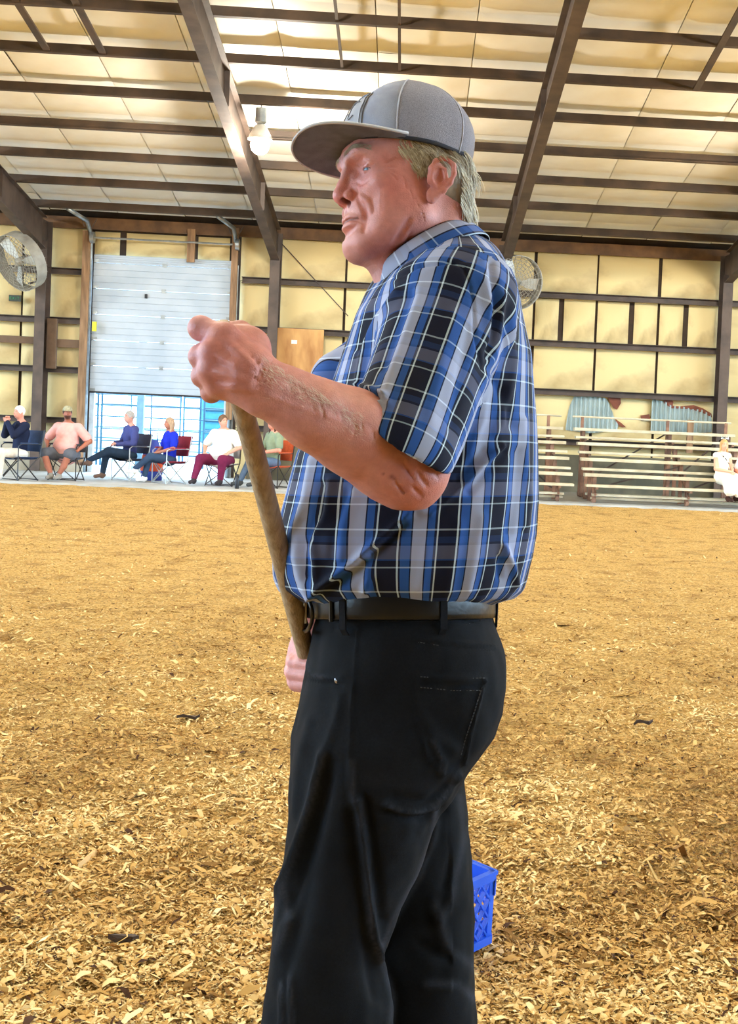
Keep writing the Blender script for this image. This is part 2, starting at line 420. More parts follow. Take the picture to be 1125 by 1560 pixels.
patch('torn_facing', [(938, 638), (947, 644), (955, 651), (949, 651), (941, 645)], m_rust, WY - .07, wall)
patch('torn_facing', [(1012, 609), (1022, 607), (1027, 612), (1026, 618), (1035, 619), (1058, 617), (1072, 622), (1085, 630), (1086, 636), (1070, 628), (1052, 623), (1024, 622), (1014, 615)], m_rust, WY - .07, wall)
patch('torn_facing', [(977, 633), (990, 631), (992, 640), (978, 641)], m_rust, WY - .07, wall)
# ply sheet, brace rod, lumber
m_ply = mat('plywood', srgb(206, 158, 98), .7, 0, srgb(164, 112, 62), 2.2, 6, stretch=(1.4, 1, .5), contrast=(.35, .6))
a = Wz(413, 500); b_ = Wz(495, 504); c_ = Wz(466, 583)
MB().box(((a[0] + b_[0]) / 2, D - .02, (a[1] + c_[1]) / 2), (b_[0] - a[0], .02, a[1] - c_[1])).build('plywood_sheet', m_ply, wall)
pt = Wz(450, 522); MB().box((pt[0], D - .035, pt[1]), (.12, .004, .08)).build('paper_note', mat('paper', srgb(240, 238, 230), .8), wall)
a = Wz(430, 372); b_ = Wz(531, 482); MB().tube([(a[0], D + .1, a[1]), (b_[0], D + .1, b_[1])], .012, 6).build('brace_rod', m_steel, wall)
for px, y0_, y1_, w in ((134, 352, 708, .16), (293, 350, 400, .16), (360, 348, 640, .13)):
    p0_, p1_ = W(px, y0_, D + .1), W(px, y1_, D + .1)
    MB().box((p0_[0], D + .06, (p0_[2] + max(p1_[2], 0)) / 2), (w, .1, p0_[2] - max(p1_[2], 0))).build('timber_post', m_wood, wall)
p0_ = W(78, 486, D); MB().box((W(78, 530, D)[0], D + .05, (3.25 + 2.2) / 2), (.2, .1, 1.05)).build('timber_post', mat('old_wood', srgb(112, 88, 68), .8), wall)
pa, pb = Wz(86, 523), Wz(128, 523); MB().box(((pa[0] + pb[0]) / 2, D + .1, pa[1]), (pb[0] - pa[0], .05, .17)).build('timber_rail', mat('old_wood', srgb(112, 88, 68)), wall)
pa, pb = Wz(-60, 519), Wz(56, 519); MB().box(((pa[0] + pb[0]) / 2, D + .1, 2.78), (pb[0] - pa[0], .05, .15)).build('timber_rail', mat('old_wood', srgb(112, 88, 68)), wall)
MB().box(((-26 + DX0) / 2, D + .1, .42), (DX0 + 25.9, .16, .86)).build('knee_wall', mat('knee_concrete', srgb(186, 178, 160), .85, 0, srgb(150, 140, 120), 2), wall)
MB().box(((26 + DX1) / 2 + .2, D + .16, .42), (26 - DX1 - .5, .1, .86)).build('knee_wall', mat('knee_concrete2', srgb(120, 116, 96), .85, 0, srgb(90, 88, 74), 2), wall)
# header above the door opening
# ---- overhead door
m_door = mat('door_white', srgb(186, 196, 206), .45, 0, srgb(172, 184, 196), 2)
door = link('door_1', None); door.empty_display_size = .2; door['kind'] = 'structure'
zb_ = W(240, 600, D + .1)[2]; nsec = 5.3; sh = .545; z = zb_; k = 0
while z < DZT - .02:
    zt = min(z + sh, DZT + .1); mb = MB(); ribs = 4; yy = D + .2
    prof = []
    h_ = (zt - z - .006)
    for r_ in range(ribs):
        z0_ = z + h_ * r_ / ribs; z1_ = z + h_ * (r_ + 1) / ribs
        prof += [(yy, z0_), (yy, z1_ - .02), (yy + .014, z1_ - .016), (yy + .014, z1_ - .004)]
    prof.append((yy, zt - .006))
    pts = [(DX0, y_, z_) for y_, z_ in prof] + [(DX0, yy + .05, zt - .006), (DX0, yy + .05, z)]
    mb.prism(pts, (1, 0, 0), DX1 - DX0)
    sec = mb.build('door_section', m_door, door)
    if k: MB().box(((DX0 + DX1) / 2 + .02, yy - .01, z), (.09, .02, .08)).build('hinge', m_galv, sec)
    for sx_ in (DX0 + .06, DX1 - .06): MB().box((sx_, yy - .01, z + .03), (.1, .02, .06)).build('roller_bracket', m_galv, sec)
    z = zt; k += 1
MB().box(((DX0 + DX1) / 2, D + .2, zb_ - .02), (DX1 - DX0, .06, .04)).build('bottom_seal', mat('rubber', srgb(40, 40, 44), .7), door)
MB().box((W(220, 450, D)[0], D + .18, W(220, 450, D)[2]), (.05, .04, .09)).build('lock_handle', mat('rubber', (0, 0, 0, 1)), door)
for sx_, dr in ((DX0 - .05, -1), (DX1 + .05, 1)):
    mb = MB(); pts = [(sx_, D + .1, .05), (sx_, D + .1, DZT + .35), (sx_, D + .0, DZT + .55), (sx_, D - .3, DZT + .72), (sx_ - .25, D - .9, DZT + .86)]
    mb.tube(pts, .045, 6)
    mb.build('door_track', m_galv, door, smooth=True)
    MB().box((sx_ + dr * .02, D + .16, DZT / 2), (.1, .02, DZT)).build('track_bracket', m_galv, door)
    MB().lathe([(.0, -.04), (.12, -.04), (.12, .04), (0, .04)], 14, (sx_ + .05, D + .0, DZT + .42), roty(math.pi / 2)).build('spring_drum', m_galv, door)
    for q in (-.06, .1): MB().tube([(sx_ + q, D - .25, DZT + .6), (sx_ + q * 2, D - .3, roofz(D - .3))], .012, 5).build('hanger_rod', m_steel, door)
MB().tube([(DX0, D, DZT + .42), (DX1, D, DZT + .42)], .02, 8).build('torsion_shaft', m_galv, door)
MB().box((W(143, 497, D)[0], D + .05, W(143, 497, D)[2]), (.09, .03, .2)).build('yellow_tag', mat('yellow_tag', srgb(220, 214, 60), .6), door)
# door frame steel at the opening
for sx_ in (DX0 + .03, DX1 - .05): MB().box((sx_, D + .36, zb_ / 2), (.1, .1, zb_)).build('door_jamb', mat('jamb_white', srgb(220, 230, 236), .5), door)
# unseen wall behind the camera, added to keep light off the near side
MB().box((0, -13.6, 4.4), (52, .1, 9)).build('wall_front_blocker', mat('blocker_dark', srgb(84, 66, 52), .8, 0, srgb(60, 48, 40), 2), kind='structure')
# ================================================================= high bay lamps
m_lampglow = mat('lamp_glow', (1, 1, 1, 1), .5, emit=((1, .96, .84, 1), 30))
m_reflect = mat('lamp_reflector', srgb(226, 226, 220), .3, .2)
LAMPW = 560
def lamp(x, y, label, group=None):
    z = roofz(y)
    t = thing('high_bay_lamp', label, 'lamp', (x, y, z), group=group)
    MB().lathe([(0, -.02), (.09, -.02), (.09, -.24), (.06, -.27), (0, -.27)], 16).build('ballast', m_galv, t)
    MB().tube([(0, 0, .1), (0, 0, -.03)], .012, 6).build('hook', m_galv, t)
    MB().lathe([(.05, -.27), (.09, -.30), (.17, -.44), (.2, -.52), (.195, -.52), (.16, -.44), (.08, -.31), (.05, -.28)], 20).build('reflector', m_reflect, t, smooth=True)
    MB().lathe([(0, -.40), (.07, -.43), (.13, -.50), (.155, -.60), (.13, -.69), (.07, -.74), (0, -.755)], 16).build('bulb', m_lampglow, t, smooth=True)
    ld = bpy.data.lights.new('lamp_light', 'POINT'); ld.energy = LAMPW; ld.shadow_soft_size = .12; ld.color = (1, .92, .78)
    lo = bpy.data.objects.new('lamp_light', ld); COL.objects.link(lo); lo.location = (0, 0, -.90); lo.parent = t
LY = D - P0 - 4 * PP + .1
lx = W(397, 200, LY)[0]
lamp(lx, LY, 'glowing high bay lamp hanging beside the second rafter from the left')
COLN = {-2: 'left of the door bay', 0: 'in line with the visible lamp', 2: 'over the right bleachers side', 4: 'at the far right side'}
for r_, rn in ((0, 'back row'), (1, 'second row from the back wall'), (2, 'third row from the back wall')):
    for k in (-2, 0, 2, 4):
        if r_ or k: lamp(lx + k * BAY, LY - 8 * r_, 'high bay lamp, %s, %s' % (rn, COLN[k]), 'high bay lamps outside the picture')
# ================================================================= smooth bodies from distance fields
class Field:
    def __init__(s, lo, hi, h):
        s.h = h; s.lo = np.array(lo, np.float32); s.n = np.ceil((np.array(hi) - s.lo) / h).astype(int) + 1
        s.F = np.full(s.n, .06, np.float32)
        s.ax = [s.lo[i] + h * np.arange(s.n[i], dtype=np.float32) for i in range(3)]
    def _win(s, lo, hi, m):
        a = np.maximum(((np.array(lo) - m - s.lo) / s.h).astype(int), 0); b = np.minimum(((np.array(hi) + m - s.lo) / s.h).astype(int) + 2, s.n)
        if np.any(b <= a): return None, None
        sl = tuple(slice(a[i], b[i]) for i in range(3))
        G_ = np.meshgrid(*[s.ax[i][sl[i]] for i in range(3)], indexing='ij', sparse=True)
        return sl, G_
    def _put(s, sl, d, k, op):
        A = s.F[sl]
        if op == 'u':
            if k > 0: t = np.maximum(k - np.abs(A - d), 0) / k; s.F[sl] = np.minimum(A, d) - t * t * k * .25
            else: s.F[sl] = np.minimum(A, d)
        else:
            d = -d
            if k > 0: t = np.maximum(k - np.abs(A - d), 0) / k; s.F[sl] = np.maximum(A, d) + t * t * k * .25
            else: s.F[sl] = np.maximum(A, d)
    def ell(s, c, r, R=None, k=.01, op='u'):
        c = np.array(c, float); r = np.array(r if hasattr(r, '__len__') else (r, r, r), float); m = r.max() if R is not None else r
        sl, g = s._win(c - m, c + m, k + 2 * s.h)
        if sl is None: return s
        p = [g[i] - np.float32(c[i]) for i in range(3)]
        if R is not None: R = np.array(R); p = [sum(p[j] * np.float32(R[j, i]) for j in range(3)) for i in range(3)]   # columns of R are the local axes
        k0 = np.sqrt(sum((p[i] / np.float32(r[i])) ** 2 for i in range(3))); k1 = np.sqrt(sum((p[i] / np.float32(r[i] ** 2)) ** 2 for i in range(3)))
        s._put(sl, (k0 * (k0 - 1) / np.maximum(k1, 1e-6)).astype(np.float32), k, op); return s
    def cone(s, a, b, ra, rb=None, k=.01, op='u', flat=None):
        a = np.array(a, float); b = np.array(b, float); rb = ra if rb is None else rb; m = max(ra, rb)
        sl, g = s._win(np.minimum(a, b) - m, np.maximum(a, b) + m, k + 2 * s.h)
        if sl is None: return s
        ab = b - a; L2 = float(ab @ ab) + 1e-12
        p = [g[i] - np.float32(a[i]) for i in range(3)]
        t = np.clip(sum(p[i] * np.float32(ab[i]) for i in range(3)) / np.float32(L2), 0, 1)
        q = [p[i] - t * np.float32(ab[i]) for i in range(3)]
        if flat is not None:            # flat = (axis, factor): squash the section along an axis
            ax_, fa = flat; ax_ = np.array(ax_, float); ax_ /= np.linalg.norm(ax_)
            dp = sum(q[i] * np.float32(ax_[i]) for i in range(3)); q = [q[i] + dp * np.float32(ax_[i] * (1 / fa - 1)) for i in range(3)]
        d = np.sqrt(sum(x * x for x in q)) - (ra + (rb - ra) * t)
        if flat is not None: d = d * np.float32(min(1, flat[1] + .2))
        s._put(sl, d.astype(np.float32), k, op); return s
    def chain(s, pts, rs, k=.01, op='u', flat=None):
        rs = rs if hasattr(rs, '__len__') else [rs] * len(pts)
        for i in range(len(pts) - 1): s.cone(pts[i], pts[i + 1], rs[i], rs[i + 1], k, op, flat)
        return s
    def half(s, n, d0, lo, hi, k=0):    # cut away everything where n.p > d0 inside lo..hi
        sl, g = s._win(lo, hi, 0); n = np.array(n, float); n /= np.linalg.norm(n)
        d = sum(g[i] * np.float32(n[i]) for i in range(3)) - np.float32(d0); s._put(sl, -d.astype(np.float32) * -1 * -1, k, 's'); return s
    def mesh(s):
        F = s.F; ins = F < 0; n = F.shape
        c = np.zeros((n[0] - 1, n[1] - 1, n[2] - 1), np.int8)
        for dx in (0, 1):
            for dy in (0, 1):
                for dz in (0, 1): c += ins[dx:n[0] - 1 + dx, dy:n[1] - 1 + dy, dz:n[2] - 1 + dz]
        I = np.argwhere((c > 0) & (c < 8)); idx = np.full(c.shape, -1, np.int32); idx[tuple(I.T)] = np.arange(len(I))
        acc = np.zeros((len(I), 3), np.float64); cnt = np.zeros(len(I))
        for ax in range(3):
            o = [a for a in range(3) if a != ax]
            for u in (0, 1):
                for v in (0, 1):
                    A = I.copy(); A[:, o[0]] += u; A[:, o[1]] += v; B = A.copy(); B[:, ax] += 1
                    fa = F[tuple(A.T)]; fb = F[tuple(B.T)]; m = (fa < 0) != (fb < 0)
                    t = np.where(m, fa / np.where(m, fa - fb, 1), 0); p = (A - I).astype(float); p[:, ax] += t
                    acc[m] += p[m]; cnt += m
        V = (I + acc / cnt[:, None]) * s.h + s.lo
        Q = []
        for ax in range(3):
            o = [a for a in range(3) if a != ax]; sl0 = [slice(None)] * 3; sl1 = [slice(None)] * 3; sl0[ax] = slice(0, -1); sl1[ax] = slice(1, None)
            a = ins[tuple(sl0)]; b = ins[tuple(sl1)]; E_ = np.argwhere(a != b)
            ok = (E_[:, o[0]] > 0) & (E_[:, o[1]] > 0) & (E_[:, o[0]] < n[o[0]] - 1) & (E_[:, o[1]] < n[o[1]] - 1); E_ = E_[ok]
            fl = a[tuple(E_.T)]
            q = []
            for u, v in ((0, 0), (1, 0), (1, 1), (0, 1)):
                C = E_.copy(); C[:, o[0]] -= 1 - u; C[:, o[1]] -= 1 - v; q.append(idx[tuple(C.T)])
            q = np.stack(q, 1)
            if ax == 1: fl = ~fl
            q[~fl] = q[~fl][:, ::-1]
            Q.append(q)
        Q = np.concatenate(Q); Q = Q[(Q >= 0).all(1)]
        return V, Q
def smoothV(V, Q, it=2, lam=.5):
    E_ = np.concatenate([Q[:, [0, 1]], Q[:, [1, 2]], Q[:, [2, 3]], Q[:, [3, 0]]]); n = len(V)
    for _ in range(it):
        S = np.zeros_like(V); c = np.zeros(n)
        for i in range(3): S[:, i] = np.bincount(E_[:, 0], V[E_[:, 1], i], n) + np.bincount(E_[:, 1], V[E_[:, 0], i], n)
        c = np.bincount(E_[:, 0], minlength=n) + np.bincount(E_[:, 1], minlength=n)
        V = V + lam * (S / np.maximum(c, 1)[:, None] - V)
    return V
def vnormals(V, Q):
    nn = np.cross(V[Q[:, 2]] - V[Q[:, 0]], V[Q[:, 3]] - V[Q[:, 1]]); N_ = np.zeros_like(V)
    for k in range(4):
        for i in range(3): N_[:, i] += np.bincount(Q[:, k], nn[:, i], len(V))
    return N_ / (np.linalg.norm(N_, axis=1)[:, None] + 1e-12)
def gauss(P, c, r):
    d2 = (((P - np.array(c)) / np.array(r)) ** 2).sum(1); return np.exp(-d2)
def mixc(base, col, w):
    return base * (1 - w[:, None]) + np.array(col[:3])[None] * w[:, None]
# camera aligned space (a right, b up, c away) <-> world
def c2w(P): P = np.asarray(P); return CAM + P[..., 0:1] * RIGHT + P[..., 1:2] * UP + P[..., 2:3] * FWD
def w2c(P): P = np.asarray(P) - CAM; return np.stack([P @ RIGHT, P @ UP, P @ FWD], -1)
def kc(px, py, c): return np.array([(px - CX) / F * c, (CY - py) / F * c, c])      # camera aligned point from a pixel and a depth
def proj(P): P = w2c(P); return np.stack([CX + F * P[:, 0] / P[:, 2], CY - F * P[:, 1] / P[:, 2]], 1)
def tinted(name, rough=.5, sss=0, noise=.12, nscale=60, bump=.2, bscale=400, spec=.4, extra=None):
    m = bpy.data.materials.new(name); m.use_nodes = True; N = m.node_tree.nodes; L = m.node_tree.links; b = N['Principled BSDF']
    b.inputs['Roughness'].default_value = rough; b.inputs['Specular IOR Level'].default_value = spec
    if sss: b.inputs['Subsurface Weight'].default_value = sss; b.inputs['Subsurface Radius'].default_value = (.012, .004, .002); b.inputs['Subsurface Scale'].default_value = 1
    a = N.new('ShaderNodeAttribute'); a.attribute_name = 'tint'
    tc = N.new('ShaderNodeTexCoord')
    n = N.new('ShaderNodeTexNoise'); n.inputs['Scale'].default_value = nscale; n.inputs['Detail'].default_value = 6; n.inputs['Roughness'].default_value = .65; L.new(tc.outputs['Object'], n.inputs[0])
    r = N.new('ShaderNodeMapRange'); r.inputs[1].default_value = .3; r.inputs[2].default_value = .7; r.inputs[3].default_value = 1 - noise; r.inputs[4].default_value = 1 + noise
    L.new(n.outputs['Fac'], r.inputs[0])
    x = N.new('ShaderNodeVectorMath'); x.operation = 'SCALE'; L.new(a.outputs['Color'], x.inputs[0]); L.new(r.outputs[0], x.inputs['Scale']); L.new(x.outputs[0], b.inputs['Base Color'])
    if bump:
        n2 = N.new('ShaderNodeTexNoise'); n2.inputs['Scale'].default_value = bscale; n2.inputs['Detail'].default_value = 4; L.new(tc.outputs['Object'], n2.inputs[0])
        bp = N.new('ShaderNodeBump'); bp.inputs['Strength'].default_value = bump; bp.inputs['Distance'].default_value = .002; L.new(n2.outputs['Fac'], bp.inputs['Height']); L.new(bp.outputs[0], b.inputs['Normal'])
    return m
# ================================================================= the man in front: head, hair, cap
man = thing('person', 'older man in a blue plaid shirt and grey cap standing with a wooden handle', 'person', tuple(K(560, 1500, 1.9)[:2]) + (0,))
bpy.context.view_layer.update()
MANINV = man.matrix_world.inverted()
def mchild(name, V, Q, m, parent=None, tint=None, smooth=True, **k):   # V in world space
    me = npmesh(name, V, Q)
    if tint is not None: color_attr(me, tint)
    o = link(name, me, m, parent or man, smooth=smooth, **k); o.matrix_parent_inverse = MANINV
    if parent is not None and parent is not man: o.matrix_parent_inverse = Matrix.Identity(4)
    return o
def mbchild(name, mb, m, parent=None, **k):
    o = mb.build(name, m, parent or man, **k)
    if parent is None or parent is man: o.matrix_parent_inverse = MANINV
    return o
def frame(th, ph, rl):
    th, ph, rl = np.radians([th, ph, rl])
    f = np.array([-np.cos(th) * np.cos(ph), np.sin(ph), -np.sin(th) * np.cos(ph)]); l = np.array([np.sin(th), 0, -np.cos(th)])
    u = np.array([np.cos(th) * np.sin(ph), np.cos(ph), np.sin(th) * np.sin(ph)])
    return l * np.cos(rl) + u * np.sin(rl), f, u * np.cos(rl) - l * np.sin(rl)
HL, HF, HU = frame(25, 5, 8)
_ec = kc(660, 275, 1.0); HO = _ec * (1.82 + .075 * HL[2]) - HL * .075
def h2w(P): P = np.asarray(P); return c2w(HO + P[..., 0:1] * HL + P[..., 1:2] * HF + P[..., 2:3] * HU)
def w2h(P): q = w2c(P) - HO; return np.stack([q @ HL, q @ HF, q @ HU], -1)

hf = Field((-.105, -.110, -.20), (.105, .130, .160), .0015)
def surf(x, z, off=0.0, f=hf):       # the front of the face at x, z
    j = (x - f.lo[0]) / f.h; k = (z - f.lo[2]) / f.h; j0, k0 = int(j), int(k); fj, fk = j - j0, k - k0
    c = (f.F[j0, :, k0] * (1 - fj) + f.F[j0 + 1, :, k0] * fj) * (1 - fk) + (f.F[j0, :, k0 + 1] * (1 - fj) + f.F[j0 + 1, :, k0 + 1] * fj) * fk
    i = np.nonzero(c < 0)[0]; i = i[-1]; t = c[i] / (c[i] - c[i + 1])
    return np.array([x, f.lo[1] + (i + t) * f.h + off, z])
def surfx(sx, y, z, off=0.0, f=hf):  # the side of the head at y, z
    j = int((y - f.lo[1]) / f.h); k = int((z - f.lo[2]) / f.h); c = f.F[:, j, k]; i = np.nonzero(c < 0)[0]; i = i[-1] if sx > 0 else i[0]
    return np.array([f.lo[0] + i * f.h + sx * off, y, z])
def dense(pts, rs):
    pts = np.array(pts, float); L_ = np.r_[0, np.cumsum(np.linalg.norm(np.diff(pts, axis=0), axis=1))]; m = max(len(pts), int(L_[-1] / .0045) + 1); s_ = np.linspace(0, L_[-1], m)
    return [tuple(np.interp(t, L_, pts[:, i]) for i in range(3)) for t in s_], list(np.interp(s_, L_, rs))
def fchain(pts, rs, k=.004, op='u', sx=1):
    rs = rs if hasattr(rs, '__len__') else [rs] * len(pts); pp, rs = dense(pts, rs); q = [surf(sx * x, z, o) for x, z, o in pp]; hf.chain(q, rs, k=k, op=op)
def schain(pts, rs, k=.006, op='s', sx=1):
    pp, rs = dense(pts, rs); q = [surfx(sx, y, z, o) for y, z, o in pp]; hf.chain(q, rs, k=k, op=op)
hf.ell((0, .006, .060), (.072, .082, .082), k=0)
hf.ell((0, .040, .045), (.063, .062, .046), k=.02)
hf.ell((0, .036, -.010), (.058, .056, .070), k=.02)
hf.ell((0, .064, -.040), (.036, .028, .032), k=.018)
hf.ell((0, .0725, -.076), (.025, .0225, .0200), k=.014)
hf.ell((0, .058, -.080), (.032, .024, .016), k=.014)
for sx in (1, -1):
    m_ = lambda *p: (sx * p[0], p[1], p[2])
    hf.cone(m_(.055, .012, -.046), m_(.020, .068, -.080), .018, .017, k=.02)
    hf.ell(m_(.043, .044, -.062), (.020, .028, .023), k=.018)
    hf.ell(m_(.051, .028, -.028), (.019, .040, .036), k=.02)
    hf.ell(m_(.048, .052, -.004), (.018, .026, .015), k=.012)
    hf.ell(m_(.030, .070, -.018), (.015, .014, .016), k=.012)
    hf.cone(m_(.008, .0925, .036), m_(.028, .0865, .042), .010, .0105, k=.010)
    hf.cone(m_(.028, .0865, .042), m_(.052, .062, .037), .0105, .009, k=.010)
    hf.cone(m_(.012, .044, -.088), m_(.016, .012, -.150), .015, .012, k=.016)
hf.cone((0, -.026, -.02), (0, -.042, -.20), .056, .060, k=.02)
hf.cone((0, .022, -.10), (0, .004, -.17), .022, .026, k=.025)
hf.ell((0, -.045, -.04), (.05, .040, .06), k=.02)
EYES = []
for sx in (1, -1):                                   # sockets, eyeballs, lids
    m_ = lambda *p: (sx * p[0], p[1], p[2])
    hf.ell(m_(.031, .0945, .0175), (.0185, .0150, .0105), k=.010, op='s')
    hf.ell(m_(.016, .094, .0175), (.0075, .011, .0090), k=.008, op='s')
    e_ = surf(sx * .0315, .0165); e_[1] -= .0095; EYES.append(e_); hf.ell(e_, .0119, k=.0015)
    E = lambda dx, dz, r: (e_ + np.array([sx * dx, math.sqrt(max(r * r - dx * dx - dz * dz, 1e-6)), dz]))
    hf.chain([E(-.0118, -.0020, .0133), E(-.008, .0012, .0136), E(0, .0026, .0138), E(.0075, .0022, .0138), E(.0128, -.0028, .0134)], [.0014, .0017, .0018, .0017, .0014], k=.0014)
    hf.chain([E(-.0110, .0070, .0142), E(-.004, .0104, .0150), E(.005, .0100, .0156), E(.012, .0055, .0155)], [.0024, .0036, .0042, .0032], k=.0018)
    hf.chain([E(-.0118, -.0022, .0133), E(-.006, -.0050, .0135), E(.002, -.0054, .0136), E(.0126, -.0042, .0134)], [.0014, .0018, .0019, .0014], k=.0018)
    hf.chain([E(-.009, -.0105, .0135), E(.001, -.0130, .0145), E(.012, -.0095, .0145)], [.003, .0044, .003], k=.004)
    fchain([(.021, -.0005, .0), (.031, -.0065, .0), (.044, -.0040, .0)], [.0007, .0013, .0007], k=.003, op='s', sx=sx)
    for z0, z1 in ((.0195, .026), (.0150, .0145), (.0105, .003), (.0065, -.006)): schain([(.060, z0, 0), (.049, z1, 0)], [.0009, .0005], k=.003, sx=sx)
# nose
hf.chain([(0, .0930, .036), (0, .0955, .018), (0, .1000, -.001), (0, .1030, -.011)], [.008, .0068, .0082, .0092], k=.004)
hf.ell((0, .1020, -.0155), (.0118, .0118, .0108), k=.004)
for sx in (1, -1):
    m_ = lambda *p: (sx * p[0], p[1], p[2])
    hf.cone(m_(.006, .086, .012), m_(.010, .088, -.010), .0062, .0080, k=.006)
    hf.ell(m_(.0130, .0915, -.0175), (.0072, .0118, .0088), k=.0022)
    fchain([(.0165, -.007, .0), (.0215, -.0150, .0), (.0200, -.0240, .0)], [.0010, .0020, .0012], k=.003, op='s', sx=sx)
    hf.ell(m_(.0088, .0980, -.0262), (.0048, .0088, .0072), rotz(sx * .35) @ rotx(-.2), k=.0010, op='s')
    hf.ell(m_(.0080, .0950, -.0205), (.0030, .0050, .0060), k=.001, op='s')
hf.cone((0, .1045, -.0235), (0, .0915, -.0275), .0030, .0042, k=.003)
# mouth
hf.ell((0, .0735, -.0420), (.025, .0170, .0140), k=.008)
fchain([(.0270, -.0500, -.002), (.013, -.0470, -.0018), (.004, -.0458, -.001), (0, -.0466, -.0012), (-.004, -.0458, -.001), (-.013, -.0470, -.0018), (-.0270, -.0500, -.002)], [.0022, .0042, .0046, .0044, .0046, .0042, .0022], k=.003)
fchain([(.0250, -.0545, -.003), (.010, -.0570, -.001), (-.010, -.0570, -.001), (-.0250, -.0545, -.003)], [.0026, .0058, .0058, .0026], k=.004)
fchain([(.0320, -.0610, .0), (.0275, -.0560, .0), (.016, -.0510, .0), (.0, -.0510, .0003), (-.016, -.0510, .0), (-.0275, -.0560, .0), (-.0320, -.0610, 0)], [.0010, .0020, .0019, .0017, .0019, .0020, .0010], k=.0016, op='s')
fchain([(.018, -.0665, .001), (0, -.0675, .001), (-.018, -.0665, .001)], [.002, .0036, .002], k=.007, op='s')
fchain([(0, -.032, .0005), (0, -.043, .0005)], [.0022, .0026], k=.004, op='s')
for sx in (1, -1):
    m_ = lambda *p: (sx * p[0], p[1], p[2])
    fchain([(.0215, -.012, .0), (.0285, -.0250, .0), (.0345, -.042, .0), (.0365, -.058, .0)], [.0006, .0013, .0013, .0005], k=.006, op='s', sx=sx)
    fchain([(.0335, -.060, .0), (.0345, -.072, .0)], [.0014, .001], k=.006, op='s', sx=sx)
    fchain([(.030, -.022, .0), (.041, -.032, .0), (.044, -.048, .0)], [.001, .002, .0015], k=.006, sx=sx)
    schain([(.030, -.058, .001), (.036, -.072, .001), (.042, -.086, .001)], [.0007, .0014, .0014], k=.007, sx=sx)
    schain([(.024, -.074, .002), (.018, -.095, .001), (.010, -.125, .001), (.004, -.15, .001)], [.0014, .0018, .0016, .001], k=.006, sx=sx)
    schain([(.004, -.070, .001), (.002, -.100, .001), (-.004, -.13, .001)], [.0010, .0018, .001], k=.006, sx=sx)
    
    for q in range(4): schain([(.040 - .008 * q, .000 - .014 * q, 0), (.036 - .009 * q, -.016 - .014 * q, 0)], [.0002, .0004], k=.002, sx=sx)
    for q in range(3): schain([(-.02 + .014 * q, -.085 - .010 * q, 0), (.012 + .010 * q, -.100 - .012 * q, 0)], [.0006, .0010], k=.004, sx=sx)
    # ear
    hf.ell(m_(.0775, -.008, .002), (.0070, .0165, .0235), rotz(-sx * .35), k=.005)
    hf.ell(m_(.0775, .0020, -.0225), (.0058, .0080, .0110), k=.004)
    hf.chain([m_(.0765, .0065, .004), m_(.0790, .0055, .0150), m_(.0825, .0000, .0250), m_(.0860, -.0080, .0290), m_(.0895, -.0165, .0270), m_(.0920, -.0220, .0190), m_(.0920, -.0230, .0080), m_(.0890, -.0195, -.0040), m_(.0845, -.0120, -.0140), m_(.0805, -.0040, -.0220), m_(.0790, .0030, -.0300)], [.0026, .0029, .0030, .0032, .0034, .0034, .0033, .0033, .0036, .0040, .0038], k=.003)
    hf.ell(m_(.0895, -.0030, .0005), (.0085, .0085, .0120), rotz(-sx * .4), k=.003, op='s')
    hf.chain([m_(.0890, -.0010, .0200), m_(.0920, -.0100, .0225), m_(.0945, -.0165, .0170), m_(.0945, -.0175, .0060)], [.0018, .0022, .0024, .0015], k=.003, op='s')
    hf.chain([m_(.0855, -.0045, .0165), m_(.0890, -.0115, .0130), m_(.0880, -.0140, .0000), m_(.0825, -.0070, -.0120)], .0020, k=.0025)
    hf.ell(m_(.0785, .0065, -.0020), (.0040, .0035, .0060), k=.003)
for z in (.050, .058, .066, .074): fchain([(.050, z - .001, 0), (.028, z + .002, 0), (.008, z - .001, 0), (-.008, z - .001, 0), (-.028, z + .002, 0), (-.05, z - .001, 0)], .0008, k=.004, op='s')
for x in (.005, -.005): fchain([(x, .032, 0), (x * .9, .042, 0)], .0009, k=.003, op='s')
hV, hQ = hf.mesh(); hV = smoothV(hV, hQ, 1, .4)
hN = vnormals(hV, hQ)
def skin_tint(n, base=(188, 116, 98)): return np.tile(np.array(srgb(*base)[:3]), (n, 1))
P = hV; T = skin_tint(len(P), (205, 138, 120))
ax_ = np.abs(P[:, 0]); PA = np.column_stack([ax_, P[:, 1], P[:, 2]])
mott = vnoise(P, 70, 5) * .5 + vnoise(P, 160, 6) * .5
T = mixc(T, srgb(196, 104, 84), np.clip(gauss(PA, (.055, .04, -.015), (.03, .035, .035)) * .85, 0, 1))
T = mixc(T, srgb(200, 112, 98), gauss(PA, (.0, .105, -.015), (.02, .02, .018)) * .8)
T = mixc(T, srgb(206, 120, 108), gauss(PA, (.03, .085, -.005), (.014, .014, .012)) * .6)
T = mixc(T, srgb(190, 104, 84), gauss(PA, (.04, .02, -.10), (.04, .05, .04)) * .7)
T = mixc(T, srgb(222, 160, 142), gauss(PA, (.0, .09, .06), (.05, .03, .03)) * .6)
T = mixc(T, srgb(214, 150, 132), gauss(PA, (.012, .09, -.04), (.02, .02, .012)) * .6)
T = mixc(T, srgb(170, 92, 76), gauss(PA, (.012, .09, -.051), (.02, .02, .004)) * .75)
T = mixc(T, srgb(196, 112, 90), gauss(PA, (.088, -.008, .0), (.014, .03, .035)) * .7)
T = mixc(T, srgb(166, 112, 96), np.clip(np.maximum(gauss(PA, (.014, .1, .038), (.014, .02, .005)), gauss(PA, (.036, .09, .044), (.018, .02, .0055))), 0, 1) * .7)
